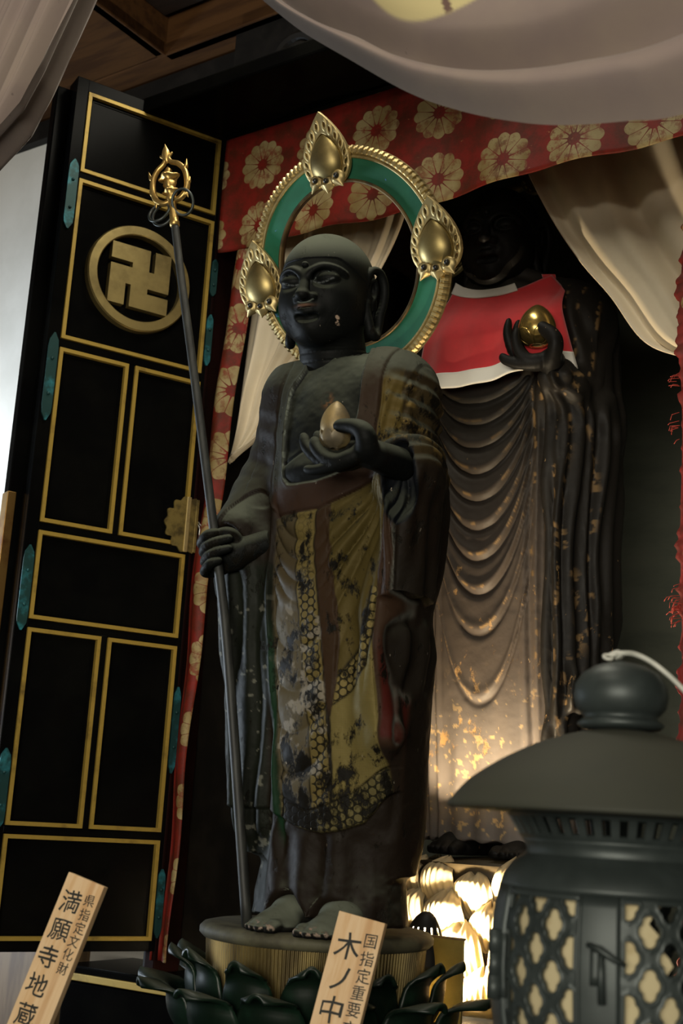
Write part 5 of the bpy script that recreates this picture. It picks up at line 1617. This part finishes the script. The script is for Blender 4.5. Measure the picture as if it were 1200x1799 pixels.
R_b = np.array([brad(z) for z in VP[:, 2]])
pm = None
for k in range(6):
    ac = post0+PA*(k+.5)
    lo_a, hi_a = post0+PA*k, post0+PA*k+(PA-2*HW_)/2
    mk('post', *patch(post0+PA*k-(PA/2-HW_), post0+PA*k+(PA/2-HW_), zb-.001, zt+.001, .0008, .008), M_bronze, lan)
    if pm is None:
        th_ = VP[:, 0]/.0955; r_2 = R_b-.003-VP[:, 1]*-1
        Vb = np.stack([r_2*np.sin(th_)*1.0, -r_2*np.cos(th_), VP[:, 2]], 1)
        o = mk('pierced_panel', Vb, FP, M_bronze, lan); pm = o.data
    else:
        o = link(bpy.data.objects.new('pierced_panel', pm)); o.parent = lan
    o.rotation_euler = (0, 0, ac+math.pi/2)
# hinge, door edge and latch of the opening side
for z in (1.452,):
    a = math.radians(-90-76)
    P = [((.0985)*math.cos(a), .0985*math.sin(a), z+d) for d in (-.024, -.008, .008, .024)]
    for q in range(3): mk('hinge_knuckle', *tube([P[q], P[q+1]], .0052-.0006*(q % 2), 12), M_bronze, lan)
    mk('hinge_leaf', *patch(a-.02, a+.12, z-.022, z+.022, .0022, .003, 4, 6), M_bronze, lan)
mk('door_edge', *patch(math.radians(-90-29.8), math.radians(-90-28.4), zb, zt, .0026, .004, 2, 16), M_bronze, lan)
mk('door_rail', *patch(math.radians(-90-69), math.radians(-90-28.4), zt-.004, zt+.0005, .0022, .004, 14, 2), M_bronze, lan)
lp = mk('latch_plate', *patch(math.radians(-90-24), math.radians(-90-19), 1.448, 1.474, .003, .004, 3, 4), M_bronze, lan)
def lpos(deg, z, o): a = math.radians(-90+deg); return ((brad(z)+o)*math.cos(a), (brad(z)+o)*math.sin(a), z)
mk('latch_pin', *tube([lpos(-25, 1.4745, .004), lpos(-20, 1.472, .007), lpos(-14, 1.466, .007), lpos(-10, 1.463, .004)], [.0018, .0026, .0022, .0012], 8), M_bronze, lan)
mk('latch_drop', *tube([lpos(-19.5, 1.470, .0055), lpos(-19.3, 1.455, .006), lpos(-19, 1.437, .005)], [.0022, .0026, .0028], 8), M_bronze, lan)
# paper lining, torn away at the upper right
def lin(U, V):
    a = math.radians(-90-115)+math.radians(185)*U
    z = zb+.003+(zt-.006-zb)*V
    edge = math.radians(-90+6)+math.radians(46)*sstep(.80-V, 0, .8)+.06*np.sin(V*19)+.03*np.sin(V*47)
    a = np.minimum(a, edge)
    r = np.interp(z, [1.335, 1.36, 1.39, 1.42, 1.45, 1.48, 1.50, 1.515], [.070, .080, .088, .0935, .0955, .0945, .0915, .087])-.0085
    return r*np.cos(a), r*np.sin(a), z
V_, F_ = sheet(lin, 60, 30, .0006)
m, nt, bs = new_mat('cream_lantern_paper'); g = G(nt)
c = g.mix(g.ramp(g.noise(30, 5, .6), .5, .75), (.56, .48, .29), (.34, .25, .11))
g.lk(c, bs.inputs['Base Color']); bs.inputs['Roughness'].default_value = .9
mk('paper_lining', V_, F_, m, lan)
# white cable tied over the finial
cab = link(bpy.data.objects.new('white_cable', None)); cab.location = (LC[0], LC[1], 1.68)
tag(cab, 'thin white cable knotted on top of the lantern finial, running off to the right', 'cable')
co = np.array((LC[0], LC[1], 1.68))
def cpt(px_, py_, t):
    d = f0+cr*((px_-600)/2250)-cu*((py_-899.5)/2250)
    return np.array((0, 0, 1.55))+np.array(d)*(t/d[1])
M_cab2 = simple('white_plastic_cable', (.62, .62, .55), .45, col2=(.48, .49, .43), scale=30)
P = np.array([(-.010, -.004, .0035), (.000, -.008, .0052), (.010, -.006, .0050), (.022, -.008, -.0005), (.036, -.012, -.012), (.052, -.014, -.028), (.080, -.012, -.056), (.13, .0, -.10), (.22, .02, -.17)])
V_, F_ = tube(smooth_path(P, 60), .0021, 10); mk('cord', V_, F_, M_cab2, cab)
for k, (dx, dz) in enumerate(((-.011, .002), (-.007, .005), (-.003, .0035))):
    a = np.linspace(0, 2*np.pi, 21)[:-1]
    Q = np.stack([dx+.0034*np.cos(a)+.001*k, -.004+.004*np.sin(a), dz+.0022*np.sin(a+k)], 1)
    V_, F_ = tube(Q, .0013, 8, closed=True); mk('knot_loop', V_, F_, M_cab2, cab)
